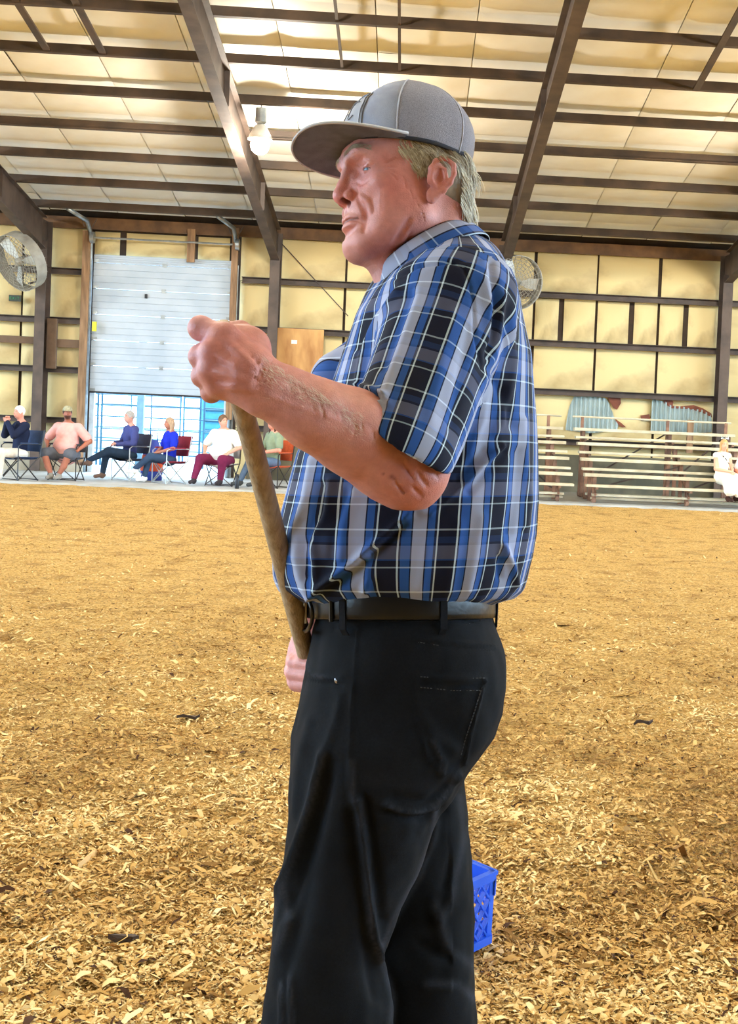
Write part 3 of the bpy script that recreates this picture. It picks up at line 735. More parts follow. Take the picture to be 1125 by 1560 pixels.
T = mixc(T, srgb(126, 90, 80), gauss(PA, (.0, .06, -.11), (.03, .035, .02)) * .4)
T *= (1 + mott[:, None] * np.array([.07, .13, .13]))
# nostrils and mouth line: shade of the openings painted into the tint
for sx in (1, -1):
    q = np.array([sx * .0085, .097, -.0225]); nz_ = np.clip(1.15 - (((P - q) / np.array([.0050, .0088, .0070])) ** 2).sum(1), 0, 1)[:, None] ** .5; T *= 1 - nz_ * np.array([.8, .87, .88])
slit = gauss(P * [0, 1, 1] + [0, 0, 0], (0, .088, -.0512), (1, .02, .0014)) * (np.abs(P[:, 0]) < .026); T *= (1 - .6 * slit)[:, None]
T = np.clip(T * [1.0, 1.0, 1.10], .005, .9)
make_eyes_later = True
HEAD = (h2w(hV), hQ[:, ::-1] if np.linalg.det(np.stack([HL, HF, HU])) * -1 < 0 else hQ, T)
m_skin = tinted('skin', .48, .12, .10, 90, .35, 520, .42)

# the eyes: balls with iris and pupil, dark line of lashes
def make_eyes():
    m_eye = tinted('eye', .25, 0, .0, 10, 0, 10, .35); m_lash = mat('lashes', srgb(54, 38, 34), .8)
    for sx, e_ in zip((1, -1), EYES):
        th_ = np.linspace(0, np.pi, 41)[:, None]; ph_ = np.linspace(0, 2 * np.pi, 60, endpoint=False)[None]
        look = np.array([.12, .96, -.20]); look /= np.linalg.norm(look); u_ = np.cross(look, [0, 0, 1.]); u_ /= np.linalg.norm(u_); v_ = np.cross(u_, look)
        q = (np.cos(th_)[..., None] * look + np.sin(th_)[..., None] * (np.cos(ph_)[..., None] * u_ + np.sin(ph_)[..., None] * v_)) * (.0126 + .0004 * np.exp(-(th_[..., None] / .45) ** 4)); V_ = q.reshape(-1, 3) + e_
        Q_ = np.array([(i * 60 + j, i * 60 + (j + 1) % 60, (i + 1) * 60 + (j + 1) % 60, (i + 1) * 60 + j) for i in range(40) for j in range(60)])
        t_ = np.repeat(th_[:, 0], 60); C_ = np.tile(np.array(srgb(168, 148, 142)[:3]), (len(V_), 1)); C_[t_ < .50] = np.array(srgb(58, 70, 80)[:3]); C_[(t_ > .44) & (t_ < .50)] = np.array(srgb(34, 38, 44)[:3]); C_[t_ < .20] = .004
        mchild('eye', h2w(V_), Q_, m_eye, tint=C_)
        E_ = lambda dx, dz, r_: (e_ + np.array([sx * dx, math.sqrt(max(r_ * r_ - dx * dx - dz * dz, 1e-6)), dz]))
        mb = MB(); mb.tube([h2w(E_(*p, .0138)) for p in ((-.0112, -.0030), (-.0075, .0002), (0, .0014), (.0072, .0009), (.0124, -.0038))], .00055, 5); mb.build('lash_line', m_lash, man, smooth=True).matrix_parent_inverse = MANINV

# hair
def skullpt(az, z):                # point on the side/back of the head, az from back (0) to side front
    a = math.radians(az); return np.array([math.sin(a) * .0785, -.007 - math.cos(a) * .0785, z])
m_hair = tinted('grey_hair', .45, 0, .12, 200, 0, 100, .5)
make_eyes()
r = np.random.default_rng(11); HV = []; HQ = []; HT = []; nv = 0
def strand(p0, d0, L_, w, droop, col, curl=0.0, seg=6):
    global nv
    p = np.array(p0, float); d = np.array(d0, float); d /= np.linalg.norm(d); pts = [p]
    ph = r.uniform(0, 6.28)
    for s_ in range(seg):
        d = d + droop / seg + curl * np.array([math.sin(ph + s_ * 1.3), math.cos(ph + s_ * 1.1), math.sin(ph * 2 + s_)]); d /= np.linalg.norm(d); p = p + d * L_ / seg; pts.append(p)
    pts = np.array(pts); k = len(pts); out = np.array([pts[0][0] * 1.4, pts[0][1] + .01, 0]); out /= np.linalg.norm(out) + 1e-9
    side = np.cross(pts[-1] - pts[0], out); side /= np.linalg.norm(side) + 1e-9
    ws = w * (1 - (np.arange(k) / (k - 1)) ** 2 * .85)
    for j in range(k):
        HV.extend([pts[j] - side * ws[j], pts[j] + side * ws[j] * .6, pts[j] + out * ws[j] * .8]); HT.extend([col] * 3)
    for j in range(k - 1):
        for a_, b_ in ((1, 2), (2, 0)): HQ.append((nv + j * 3 + a_, nv + j * 3 + b_, nv + j * 3 + 3 + b_, nv + j * 3 + 3 + a_))
    nv += 3 * k
hc = [np.array(srgb(*c)[:3]) for c in ((184, 170, 140), (212, 202, 176), (160, 142, 110), (228, 218, 188), (132, 112, 82))]
def flow(p, s_):                     # combing direction, wavy in clumps
    q = np.array([p]); w1 = vnoise(q, 55, 9)[0]; w2 = vnoise(q, 55, 19)[0]; w3 = vnoise(q, 120, 29)[0]
    return np.array([w1 * .5, w2 * .45, w3 * .3])
for i in range(5200):
    az = r.uniform(-100, 100); s_ = 1 if az > 0 else -1
    z = r.uniform(-.040 + max(0, (abs(az) - 45)) * .0012, .054)
    if abs(az) > 60 and z < .028: continue
    if abs(az) > 78: continue
    p = skullpt(az, z)
    out = np.array([math.sin(math.radians(az)), -math.cos(math.radians(az)), 0])
    tang = np.array([-s_ * .35, -.75, -.75]) if abs(az) > 30 else np.array([0, -.25, -1.])
    lump = max(0, vnoise(np.array([p]), 60, 9)[0])
    strand(p * [.97, .97, 1] + out * .006 * lump, tang + out * .30 + flow(p, s_), r.uniform(.018, .034), .00062, np.array([0, .1, -.5]) - out * .75, hc[int(abs(vnoise(np.array([p]), 170, 41)[0]) * 8 + r.uniform(0, 1.6)) % 5] * r.uniform(.8, 1.1), .07)
for sx in (1, -1):
    for i in range(900):           # temple and sideburn
        y = r.uniform(.012, .048); z = r.uniform(.020, .062) if y < .03 else r.uniform(.036, .062)
        q = surfx(sx, y, z, .0006)
        strand(q, np.array([sx * .10, -.55, -.9]) + flow(q, sx) * .8, r.uniform(.012, .024), .0006, np.array([-sx * .10, .35 if y < .024 else -.5, -.5]), hc[r.integers(0, 4)] * r.uniform(.85, 1.1), .07)
    for i in range(1100):           # hair behind and above the ear
        y = r.uniform(-.038, .030); z = r.uniform(.028 if y < .008 else .040, .058)
        q = surfx(sx, y, min(z, .05), .0015); q[2] = z
        strand(q, np.array([sx * .35, -.8, -.35]) + flow(q, sx), r.uniform(.018, .030), .00062, np.array([-sx * .7, -.2, -.6]), hc[r.integers(0, 5)] * r.uniform(.8, 1.05), .07)
    for i in range(220):           # eyebrow
        t = r.uniform(0, 1); p = surf(sx * (.009 + .040 * t), .0385 + .0060 * math.sin(t * 2.8) + r.uniform(-.0030, .0030), -.0005)
        strand(p, (sx * .8, .30 - .5 * t, .35 - .7 * t), r.uniform(.006, .011), .00030, np.array([sx * .2, -.3, -.3]), hc[2] * (.85 if r.uniform() < .6 else 1.2), .06, 3)
hairV = h2w(np.array(HV)); hairQ = np.array(HQ); hairT = np.array(HT)
mchild('hair', hairV, hairQ, m_hair, tint=hairT, label='short wavy grey hair')
# scalp shell under the strands
sf = Field((-.1, -.125, -.08), (.1, .075, .1), .0026)
sf.ell((0, -.008, .035), (.0755, .0760, .058), k=0); sf.ell((0, -.045, -.01), (.056, .046, .046), k=.02)
sf.ell((0, .08, .0), (.12, .072, .12), k=.004, op='s')
for sx in (1, -1): sf.ell((sx * .085, .000, -.01), (.03, .030, .034), k=.004, op='s')
sV, sQ = sf.mesh(); sV += vnormals(sV, sQ) * (vnoise(sV, 60, 3) * .0025)[:, None]
sT = np.array(srgb(150, 134, 106)[:3]) * (1 + .3 * vnoise(sV * [1, 1, .3], 180, 4))[:, None]
mchild('hair_base', h2w(smoothV(sV, sQ, 1)), sQ, m_hair, tint=np.clip(sT, .01, .9))

# ---- cap
m_cap1 = mat('cap_front_cloth', srgb(164, 168, 182), .85, 0, srgb(148, 152, 168), 40, 3, bump=.3, bscale=900)
m_cap2 = mat('cap_mesh_cloth', srgb(206, 200, 208), .85, 0, srgb(176, 170, 180), 700, 2, bump=.9, bscale=1400)
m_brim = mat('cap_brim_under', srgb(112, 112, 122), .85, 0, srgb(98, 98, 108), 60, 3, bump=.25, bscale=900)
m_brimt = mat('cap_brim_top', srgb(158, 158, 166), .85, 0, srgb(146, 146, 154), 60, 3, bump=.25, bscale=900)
ZF = np.array([.056, .075, .094, .115, .131, .148, .158, .1640]); YF = np.array([.0965, .0990, .0975, .0890, .0760, .0560, .0370, .0140])
ZB = np.array([.050, .070, .090, .105, .120, .135, .148, .1640]); YB = np.array([-.078, -.0835, -.0850, -.0820, -.0750, -.0620, -.0460, -.0100])
def capring(t):                    # t 0 band ... 1 top
    zt = lambda z0: z0 + (.1640 - z0) * (math.sin(t * math.pi / 2) ** .95)
    return zt
NA, NT = 96, 30
def cappt(az, t, off=0.0):         # az 0 = front, +90 = his left
    a = az; c, s_ = math.cos(a), math.sin(a)
    zb = .053 + .004 * c - .004 * s_ * s_                      # band height
    zz = zb + (.1635 - zb) * math.sin(t * math.pi / 2)
    yf = np.interp(zz, ZF, YF); yb = np.interp(zz, ZB, YB); ym = (yf + yb) / 2; hy = (yf - yb) / 2
    q = min(1, max(0, (zz - .07) / (.1645 - .07))); hx = .0825 * math.sqrt(max(0, 1 - q ** 2.3)) * (1 + off / .09)
    hy = hy * (1 + off / .09)
    if t >= 1: hx = hy = 0
    e = 2 / 2.25
    X = hx * math.copysign(abs(s_) ** e, s_); Y = ym + hy * math.copysign(abs(c) ** e, c)
    g = 0
    for sa in (0, 62, 121, 180, 239, 298):
        d_ = abs((math.degrees(a) - sa + 180) % 360 - 180); g -= .0011 * math.exp(-(d_ / 2.2) ** 2)
    wr = .0012 * math.sin(a * 9 + 4 * t) * (1 - t) * (0 if c > .35 else 1)
    k_ = 1 + (g + wr) / .08
    return (X * k_, ym + (Y - ym) * k_, zz + (off if t > .7 else 0))
def capsheet(a0, a1, n, m_, name, thick=.0018, **kw):
    az = np.radians(np.linspace(a0, a1, n)); ts = np.linspace(0, .995, NT)
    vs = [cappt(a, t) for t in ts for a in az] + [cappt(a, t, -thick * 1.5) for t in ts for a in az]
    k = n * NT; fs = []
    for j in range(NT - 1):
        for i in range(n - 1):
            q = (j * n + i, j * n + i + 1, (j + 1) * n + i + 1, (j + 1) * n + i); fs.append(q); fs.append(tuple(k + v for v in q[::-1]))
    for i in range(n - 1): fs.append((i, k + i, k + i + 1, i + 1))
    return mchild(name, h2w(np.array(vs)), np.array(fs), m_, **kw)
capf = capsheet(-62, 62, 56, m_cap1, 'cap', label='grey baseball cap with mesh back panels')
def capkid(name, mb, m_, **k):
    mb.v = [tuple(p) for p in h2w(np.array(mb.v))]; o = mb.build(name, m_, capf, **k); return o
for a0, a1 in ((62, 121), (121, 180), (180, 239), (239, 298)):
    az = np.radians(np.linspace(a0, a1, 26)); ts = np.linspace(0, .995, NT)
    vs = [cappt(a, t) for t in ts for a in az] + [cappt(a, t, -.003) for t in ts for a in az]; k = 26 * NT; fs = []
    for j in range(NT - 1):
        for i in range(25):
            q = (j * 26 + i, j * 26 + i + 1, (j + 1) * 26 + i + 1, (j + 1) * 26 + i); fs.append(q); fs.append(tuple(k + v for v in q[::-1]))
    for i in range(25): fs.append((i, k + i, k + i + 1, i + 1))
    mb = MB(); mb.add(vs, fs); capkid('mesh_panel', mb, m_cap2, smooth=True)
m_seam = mat('cap_seam', srgb(196, 194, 202), .8)
for sa in (62, 121, 180, 239, 298):
    mb = MB(); mb.tube([cappt(math.radians(sa), t, .0006) for t in np.linspace(.0, .98, 20)], .0011, 5); capkid('seam', mb, m_seam, smooth=True)
mb = MB(); mb.lathe([(0, .0035), (.005, .003), (.0075, 0), (.007, -.003)], 12, (0, .004, .1645)); capkid('button', mb, m_cap2, smooth=True)
mb = MB(); azs = np.linspace(0, 2 * math.pi, 60, endpoint=False)
ring = [[cappt(a, 0, o_) for a in azs] for o_ in (.0012, -.003)]
vs = []; 
for a in azs:
    x, y, z = cappt(a, 0, .0012); x2, y2, z2 = cappt(a, 0, -.0035); vs += [(x, y, z + .003), (x, y, z - .0015), (x2, y2, z - .0015), (x2, y2, z + .012)]
n_ = 60; fs = [(4 * i + k, 4 * ((i + 1) % n_) + k, 4 * ((i + 1) % n_) + k + 1, 4 * i + k + 1) for i in range(n_) for k in range(3)]
mb.add(vs, fs); capkid('sweatband', mb, mat('cap_band_dark', srgb(52, 52, 60), .9), smooth=True)
# brim
def brimpt(u, v, dz):              # u -1..1 across, v 0 root ..1 edge
    a = u * math.radians(66); x0, y0, z0 = cappt(a, 0)
    f_ = u * math.pi / 2
    xe = .0815 * math.copysign(abs(math.sin(f_)) ** .85, u); ye = .040 + .129 * abs(math.cos(f_)) ** .62
    y0 -= .003
    x = x0 + (xe - x0) * v; y = y0 + (ye - y0) * v
    z = z0 + .001 - .002 * v + .006 * (x / .08) * v - .009 * (abs(x) / .08) ** 2.2 * (1 - .75 * (1 - v)) + .010 * (abs(x0) / .08) ** 2 * v
    return (x, y, z + dz)
NU, NV_ = 44, 14
def brimsheet(dz): return [brimpt(u, v, dz) for v in np.linspace(0, 1, NV_) for u in np.linspace(-1, 1, NU)]
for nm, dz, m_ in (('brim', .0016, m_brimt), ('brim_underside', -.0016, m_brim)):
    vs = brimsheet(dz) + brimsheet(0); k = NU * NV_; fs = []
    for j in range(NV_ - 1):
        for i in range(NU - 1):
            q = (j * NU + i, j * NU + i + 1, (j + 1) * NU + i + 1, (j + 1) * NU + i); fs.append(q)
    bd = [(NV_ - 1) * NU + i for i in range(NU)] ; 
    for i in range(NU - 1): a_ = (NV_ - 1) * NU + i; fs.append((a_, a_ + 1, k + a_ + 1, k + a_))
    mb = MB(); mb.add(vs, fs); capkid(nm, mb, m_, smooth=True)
mb = MB(); mb.tube([brimpt(u, 1, 0) for u in np.linspace(-1, 1, 60)], .0021, 6); capkid('brim_edge', mb, mat('cap_piping', srgb(206, 204, 204), .8), smooth=True)
# small sewn patch on the front with a raised mark
m_patch = mat('cap_patch', srgb(150, 150, 156), .7); mb = MB(); n_ = 9
pv = [(math.radians(a), t) for t in np.linspace(.10, .46, 6) for a in np.linspace(-26, 26, n_)]
vs = [cappt(a, t, .0022) for a, t in pv] + [cappt(a, t, .0) for a, t in pv]; k = len(pv)
fs = [(j * n_ + i, j * n_ + i + 1, (j + 1) * n_ + i + 1, (j + 1) * n_ + i) for j in range(5) for i in range(n_ - 1)]
bd = [i for i in range(n_)] + [(j + 1) * n_ - 1 for j in range(1, 6)] + [5 * n_ + i for i in range(n_ - 2, -1, -1)] + [j * n_ for j in range(4, 0, -1)]
fs += [(bd[i], bd[(i + 1) % len(bd)], k + bd[(i + 1) % len(bd)], k + bd[i]) for i in range(len(bd))]
mb.add(vs, fs); capkid('front_patch', mb, m_patch, smooth=True)
for pts in (((-24, .12), (24, .12), (24, .44), (-24, .44), (-24, .12)), ((16, .36), (6, .38), (2, .30), (6, .2), (16, .22)), ((-4, .36), (-14, .36), (-14, .22), (-4, .22))):
    mb = MB(); q = []
    for (a, t), (a2, t2) in zip(pts[:-1], pts[1:]):
        for s_ in np.linspace(0, 1, 6)[:-1]: q.append(cappt(math.radians(a + (a2 - a) * s_), t + (t2 - t) * s_, .0032))
    mb.tube(q, .0009, 5); capkid('patch_stitching', mb, mat('stitch', srgb(128, 128, 136), .8), smooth=True)
# ================================================================= arms and hands
SUB = 1
def hw(px, py, c): return kc(px, py, c)
# near (left) arm, camera aligned space
af = Field((-.345, -.075, 1.36), (.045, .215, 1.78), .0022)
SH = hw(706, 470, 1.700); EL = hw(640, 722, 1.585); WR = hw(396, 586, 1.490)
af.chain([hw(684, 560, 1.665), hw(650, 650, 1.62), hw(628, 712, 1.592)], [.046, .045, .043], k=0)
af.ell(hw(622, 746, 1.585), (.024, .022, .026), k=.030)                     # point of the elbow
af.chain([hw(622, 710, 1.590), hw(590, 697, 1.582), hw(536, 660, 1.555), hw(478, 630, 1.525), hw(430, 602, 1.505), hw(398, 586, 1.49)], [.045, .0465, .0450, .0385, .0300, .0275], k=.022)
af.ell(hw(540, 650, 1.560), (.048, .034, .036), np.array([[.86, -.5, 0], [-.5, -.86, 0], [0, 0, 1]]).T, k=.03)
# hand: carpus, metacarpals, fingers round the handle
af.chain([hw(400, 588, 1.490), hw(376, 568, 1.485)], [.0270, .0300], k=.014)
af.cone(hw(393, 612, 1.490), hw(380, 606, 1.492), .012, .010, k=.014)
STK0, STK1 = hw(337, 492, 1.535), hw(468, 1000, 1.86)
stk = lambda t: STK0 + (STK1 - STK0) * t
MC = [(hw(343, 513, 1.488), .0150), (hw(327, 537, 1.482), .0150), (hw(324, 564, 1.485), .0145), (hw(334, 586, 1.492), .0130)]
CB = [hw(382, 556, 1.484), hw(380, 568, 1.482), hw(381, 580, 1.484), hw(384, 592, 1.488)]
for (m_, r_), c_ in zip(MC, CB): af.cone(c_, m_, .0205, r_, k=.010)
af.ell(hw(356, 560, 1.498), (.036, .036, .020), k=.014)
PIPS = [hw(306, 500, 1.500), hw(306, 543, 1.498), hw(309, 573, 1.503), hw(322, 598, 1.508)]
DIPS = [hw(305, 499, 1.527), hw(308, 540, 1.526), hw(314, 570, 1.530), hw(330, 595, 1.531)]
TIPS = [hw(327, 502, 1.556), hw(335, 536, 1.560), hw(342, 566, 1.562), hw(352, 592, 1.560)]
for i in range(4):
    rr0 = [.0135, .0130, .0122, .0112][i]
    af.cone(MC[i][0], PIPS[i], MC[i][1] * .92, rr0, k=.006); af.ell(PIPS[i], rr0 * 1.05, k=.004)
    af.cone(PIPS[i], DIPS[i], rr0, rr0 * .88, k=.003); af.cone(DIPS[i], TIPS[i], rr0 * .88, rr0 * .78, k=.003)
    af.ell(MC[i][0] + np.array([0, .0, -.006]), MC[i][1] * .86, k=.010)       # knuckle
# thumb: leaves the side of the palm, lies over the top of the handle
af.chain([hw(392, 560, 1.505), hw(384, 528, 1.520), hw(366, 508, 1.538)], [.0190, .0185, .0150], k=.014)
af.chain([hw(366, 508, 1.538), hw(344, 506, 1.562), hw(322, 514, 1.572)], [.0145, .0130, .0105], k=.004)
# skin between thumb and index, tendons, veins and the folds of the wrist
af.chain([hw(372, 520, 1.515), hw(356, 512, 1.512)], [.014, .012], k=.014)
FROZ = af.F.copy()
def asurf(px, py, c0=1.38, off=0.0):           # first skin point on the ray of a pixel
    for c in np.arange(c0, 1.70, .001):
        p = kc(px, py, c); j = ((p - af.lo) / af.h).astype(int)
        if np.any(j < 0) or np.any(j >= af.n): continue
        if FROZ[tuple(j)] < 0: return kc(px, py, c + off)
    return None
def achain(pts, r, k, op='u', off=0.0):
    pts = np.array(pts, float); n0 = len(pts); L_ = np.r_[0, np.cumsum(np.hypot(*np.diff(pts, axis=0).T))]; m = max(n0, int(L_[-1] / 5) + 1); s_ = np.linspace(0, L_[-1], m)
    X = np.interp(s_, L_, pts[:, 0]); Y = np.interp(s_, L_, pts[:, 1]); R_ = np.interp(s_, L_, r if hasattr(r, '__len__') else [r] * n0)
    q = [(asurf(x, y, off=off), r_) for x, y, r_ in zip(X, Y, R_)]; q = [(p, r_) for p, r_ in q if p is not None]
    for (p0, r0), (p1, r1) in zip(q[:-1], q[1:]):
        if abs(p0[2] - p1[2]) < .004: af.cone(p0, p1, r0, r1, k, op)
for pts in (((386, 560), (366, 542), (346, 522)), ((382, 570), (358, 555), (334, 541)), ((382, 582), (356, 572), (332, 566)), ((386, 592), (362, 588), (340, 587))): achain(pts, [.0016, .0022, .0026], .008, off=.0006)
for pts in (((392, 574), (374, 562), (352, 556), (340, 548)), ((378, 598), (362, 578), (350, 574)), ((520, 640), (480, 630), (440, 614), (405, 600))): achain(pts, .0013, .004, off=.0004)
rg = np.random.default_rng(4)
for i in range(7):                             # wrist creases
    t = i / 6; x = 384 + 34 * t; y = 558 + 9 * t
    a = (x + 5 - rg.uniform(0, 4), y - 22 + rg.uniform(-6, 6)); b = (x - 8 + rg.uniform(-2, 2), y + 8 + rg.uniform(-6, 6)); e_ = (x - 13, y + 34 + rg.uniform(-10, 2))
    achain((a, b, e_), [.0003, .0009, .0003], .0020, 's')
for i in range(18):                            # fine folds along the upper side of the forearm
    x = 430 + i * 9 + rg.uniform(-3, 3); ty = 560 + (x - 420) * .52 + 10 * math.sin((x - 420) / 60); L_ = rg.uniform(16, 44)
    achain(((x + 3, ty + 8), (x + 7, ty + L_ * .5), (x + 9 + rg.uniform(-2, 6), ty + L_)), [.0002, .0007, .0002], .0020, 's')
for x, y, L_ in ((612, 700, 30), (634, 716, 26), (650, 702, 26), (628, 740, 20), (600, 730, 22)): achain(((x, y), (x + 8, y + L_ * .5), (x + 18, y + L_)), [.0005, .0010, .0005], .004, 's')
for i in range(4): # knuckle creases
    p = PIPS[i]
aV, aQ = af.mesh(); aV = smoothV(aV, aQ, 1, .4)
mott = vnoise(aV, 45, 15) * .5 + vnoise(aV, 110, 16) * .35 + vnoise(aV, 260, 17) * .3
T = skin_tint(len(aV), (196, 130, 110))
w = np.clip((aV[:, 0] + .20) / .12, 0, 1)
T = mixc(T, srgb(184, 106, 86), gauss(aV, hw(640, 735, 1.56), (.05, .05, .05)) * .8)
T = mixc(T, srgb(176, 100, 84), gauss(aV, hw(345, 545, 1.48), (.05, .05, .05)) * .75)
T = mixc(T, srgb(210, 150, 150), gauss(aV, hw(300, 515, 1.49), (.02, .03, .03)) * .7)
T = mixc(T, srgb(206, 150, 148), gauss(aV, hw(420, 630, 1.48), (.05, .02, .04)) * .6)
T = mixc(T, srgb(196, 138, 96), gauss(aV, hw(500, 596, 1.52), (.10, .018, .04)) * .35)
T *= (1 + mott[:, None] * np.array([.12, .19, .19]))
for x, y, rd in ((584, 722, .0016), (597, 726, .0028), (601, 729, .0018)): 
    p = asurf(x, y)
    if p is not None: T = mixc(T, srgb(96, 40, 44), gauss(aV, p, (rd, rd, rd * 2)) * .85)
T = np.clip(T * [1.0, 1.0, 1.10], .01, .9)
ARM = (c2w(aV), aQ[:, ::-1], T)
# far (right) hand at the thigh, lower on the handle
bf = Field((-.36, -.32, 1.70), (-.05, .10, 2.10), .0026)
HP = hw(462, 1016, 1.880)
bf.chain([hw(560, 620, 1.99), hw(512, 760, 1.98), hw(492, 860, 1.965), hw(480, 955, 1.930)], [.044, .046, .040, .029], k=.02)
bf.chain([hw(480, 955, 1.930), hw(472, 985, 1.915)], [.028, .029], k=.01)
bf.ell(hw(470, 1005, 1.905), (.030, .034, .018), k=.012)
for i, (x, y) in enumerate(((452, 1010), (449, 1026), (453, 1042), (462, 1054))):
    r_ = [.0115, .0115, .011, .0098][i]
    bf.chain([hw(474, y - 10, 1.915), hw(x - 4, y - 4, 1.898)], [.0125, r_], k=.006)
    bf.chain([hw(x - 4, y - 4, 1.898), hw(x - 3, y, 1.868), hw(x + 20, y + 3, 1.846)], [r_, r_ * .9, r_ * .78], k=.002)
bf.chain([hw(478, 985, 1.915), hw(462, 990, 1.885), hw(462, 1006, 1.858)], [.015, .0125, .010], k=.005)
bV, bQ = bf.mesh(); bV = smoothV(bV, bQ, 1, .3)
TB = np.clip(skin_tint(len(bV), (214, 146, 138)) * (1 + .15 * vnoise(bV, 60, 4))[:, None], .01, .9)
# trunk core under the clothes joins head and arms
cf = Field((-.36, -.25, 1.50), (.16, .40, 2.12), .006)
cf.ell(kc(665, 560, 1.86), (.105, .18, .17), k=0); cf.ell(kc(640, 780, 1.86), (.13, .16, .15), k=.05)
cf.cone(kc(655, 370, 1.84), kc(668, 440, 1.84), .055, .07, k=.04)
cf.cone(kc(680, 460, 1.73), kc(676, 500, 1.70), .050, .045, k=.04); cf.cone(kc(676, 500, 1.70), kc(664, 600, 1.645), .045, .042, k=.02)
cf.cone(kc(650, 470, 1.99), kc(600, 540, 2.0), .055, .048, k=.04); cf.cone(kc(600, 540, 2.0), kc(556, 630, 1.99), .048, .042, k=.02)
cV, cQ = cf.mesh()
TC = skin_tint(len(cV), (205, 138, 120))
_V = [HEAD[0], ARM[0], c2w(bV), c2w(cV)]; _Q = [HEAD[1], ARM[1], bQ[:, ::-1], cQ[:, ::-1]]; _T = [HEAD[2], ARM[2], TB, TC]
off = 0; QQ = []
for v_, q_ in zip(_V, _Q): QQ.append(q_ + off); off += len(v_)
mchild('body', np.concatenate(_V), np.concatenate(QQ), m_skin, tint=np.concatenate(_T), label='ruddy weathered skin of face, neck, arms and hands')
HEAD_DONE = 1
# fine hair on the forearm
HV = []; HQ = []; HT = []; nv = 0
for i in range(650):
    x = rg.uniform(405, 560); ty = 556 + (x - 420) * .50 + 10 * math.sin((x - 420) / 60); y = ty + abs(rg.normal(0, 22)) + 1
    p = asurf(x, y)
    if p is None: continue
    d = np.array([rg.uniform(-1, .1), rg.uniform(.2, .9), -.55]); col = hc[3] * 1.0 if rg.uniform() < .7 else hc[1]
    strand(p, d, rg.uniform(.006, .013), .00014, np.array([-.4, .0, 0]), col, .08, 4)
mchild('arm_hair', c2w(np.array(HV)), np.array(HQ), m_hair, tint=np.array(HT))

# ---- the wooden handle he holds
stick = thing('wooden_handle', 'long worn wooden tool handle held upright in the hands of the plaid shirt man', 'handle', tuple(c2w(STK1)))
bpy.context.view_layer.update()
a_ = c2w(stk(.002)); d_ = c2w(stk(1.0)) - a_; Lg = (a_[2] - .02) / -d_[2]; e_ = a_ + d_ * Lg
mb = MB(); nn = 34; pts = [a_ + d_ * Lg * t for t in np.linspace(0, 1, nn)]; rs = [.0126 + .0010 * math.sin(t * 9) + (-.004 if t in (0,) else 0) for t in np.linspace(0, 1, nn)]
rs[0] = .010
mb.tube(pts, rs, 20)
m_stick = mat('weathered_handle', srgb(176, 152, 120), .5, 0, srgb(138, 114, 84), 22, 6, bump=.3, bscale=60, stretch=(6, 6, .6), contrast=(.3, .7))
so = mb.build('shaft', m_stick, stick, smooth=True); so.matrix_parent_inverse = stick.matrix_world.inverted()
# ================================================================= clothes of the man in front
def stack(self, rows, k=.02, p=2.3, op='u'):          # rows: (py, x_left, x_right, depth, half depth) in the photo's frame
    R_ = []
    for py, xl, xr, c, hd in rows:
        A = kc(xl, py, c); B = kc(xr, py, c); R_.append(((A[1]), (A[0] + B[0]) / 2, c, (B[0] - A[0]) / 2, hd))
    R_ = np.array(sorted(R_)); b = self.ax[1]; j0, j1 = np.searchsorted(b, R_[0, 0]), np.searchsorted(b, R_[-1, 0])
    m = .03; lo = (R_[:, 1] - R_[:, 3]).min() - m; hi = (R_[:, 1] + R_[:, 3]).max() + m; lc = (R_[:, 2] - R_[:, 4]).min() - m; hc_ = (R_[:, 2] + R_[:, 4]).max() + m
    i0, i1 = np.clip(np.searchsorted(self.ax[0], [lo, hi]), 0, self.n[0]); k0, k1 = np.clip(np.searchsorted(self.ax[2], [lc, hc_]), 0, self.n[2])
    bb = b[j0:j1]; ip = lambda q: np.interp(bb, R_[:, 0], R_[:, q])[None, :, None].astype(np.float32)
    a0, c0, ra, rc = ip(1), ip(2), ip(3), ip(4)
    A = self.ax[0][i0:i1][:, None, None]; C = self.ax[2][k0:k1][None, None, :]
    q = (np.abs((A - a0) / ra) ** p + np.abs((C - c0) / rc) ** p) ** (1 / p); d = (q - 1) * np.minimum(ra, rc)
    e_ = np.maximum(bb[0] - bb, bb - bb[-1]); end = np.minimum(bb - bb[0], bb[-1] - bb)[None, :, None]
    self._put((slice(i0, i1), slice(j0, j1), slice(k0, k1)), d.astype(np.float32), k, op); return R_
Field.stack = stack
def polyd(XY, pts):                     # distance of image points to a polyline
    d = np.full(len(XY), 1e9)
    for (x0, y0), (x1, y1) in zip(pts[:-1], pts[1:]):
        v = np.array([x1 - x0, y1 - y0], float); L2 = v @ v + 1e-9; t = np.clip(((XY - [x0, y0]) @ v) / L2, 0, 1); q = np.array([x0, y0]) + t[:, None] * v
        d = np.minimum(d, np.hypot(*(XY - q).T))
    return d
def folds(V, N_, lst, cmax):            # V camera aligned; creases and ridges on the side that faces the photographer
    XY = np.stack([CX + F * V[:, 0] / V[:, 2], CY - F * V[:, 1] / V[:, 2]], 1)
    vis = np.clip((-(N_ * V).sum(1) / np.linalg.norm(V, axis=1)) * 2.5, 0, 1) * (V[:, 2] < cmax); D_ = np.zeros(len(V))
    for pts, w, amp in lst: D_ += amp * np.exp(-(polyd(XY, pts) / w) ** 2)
    return V + N_ * (D_ * vis)[:, None]
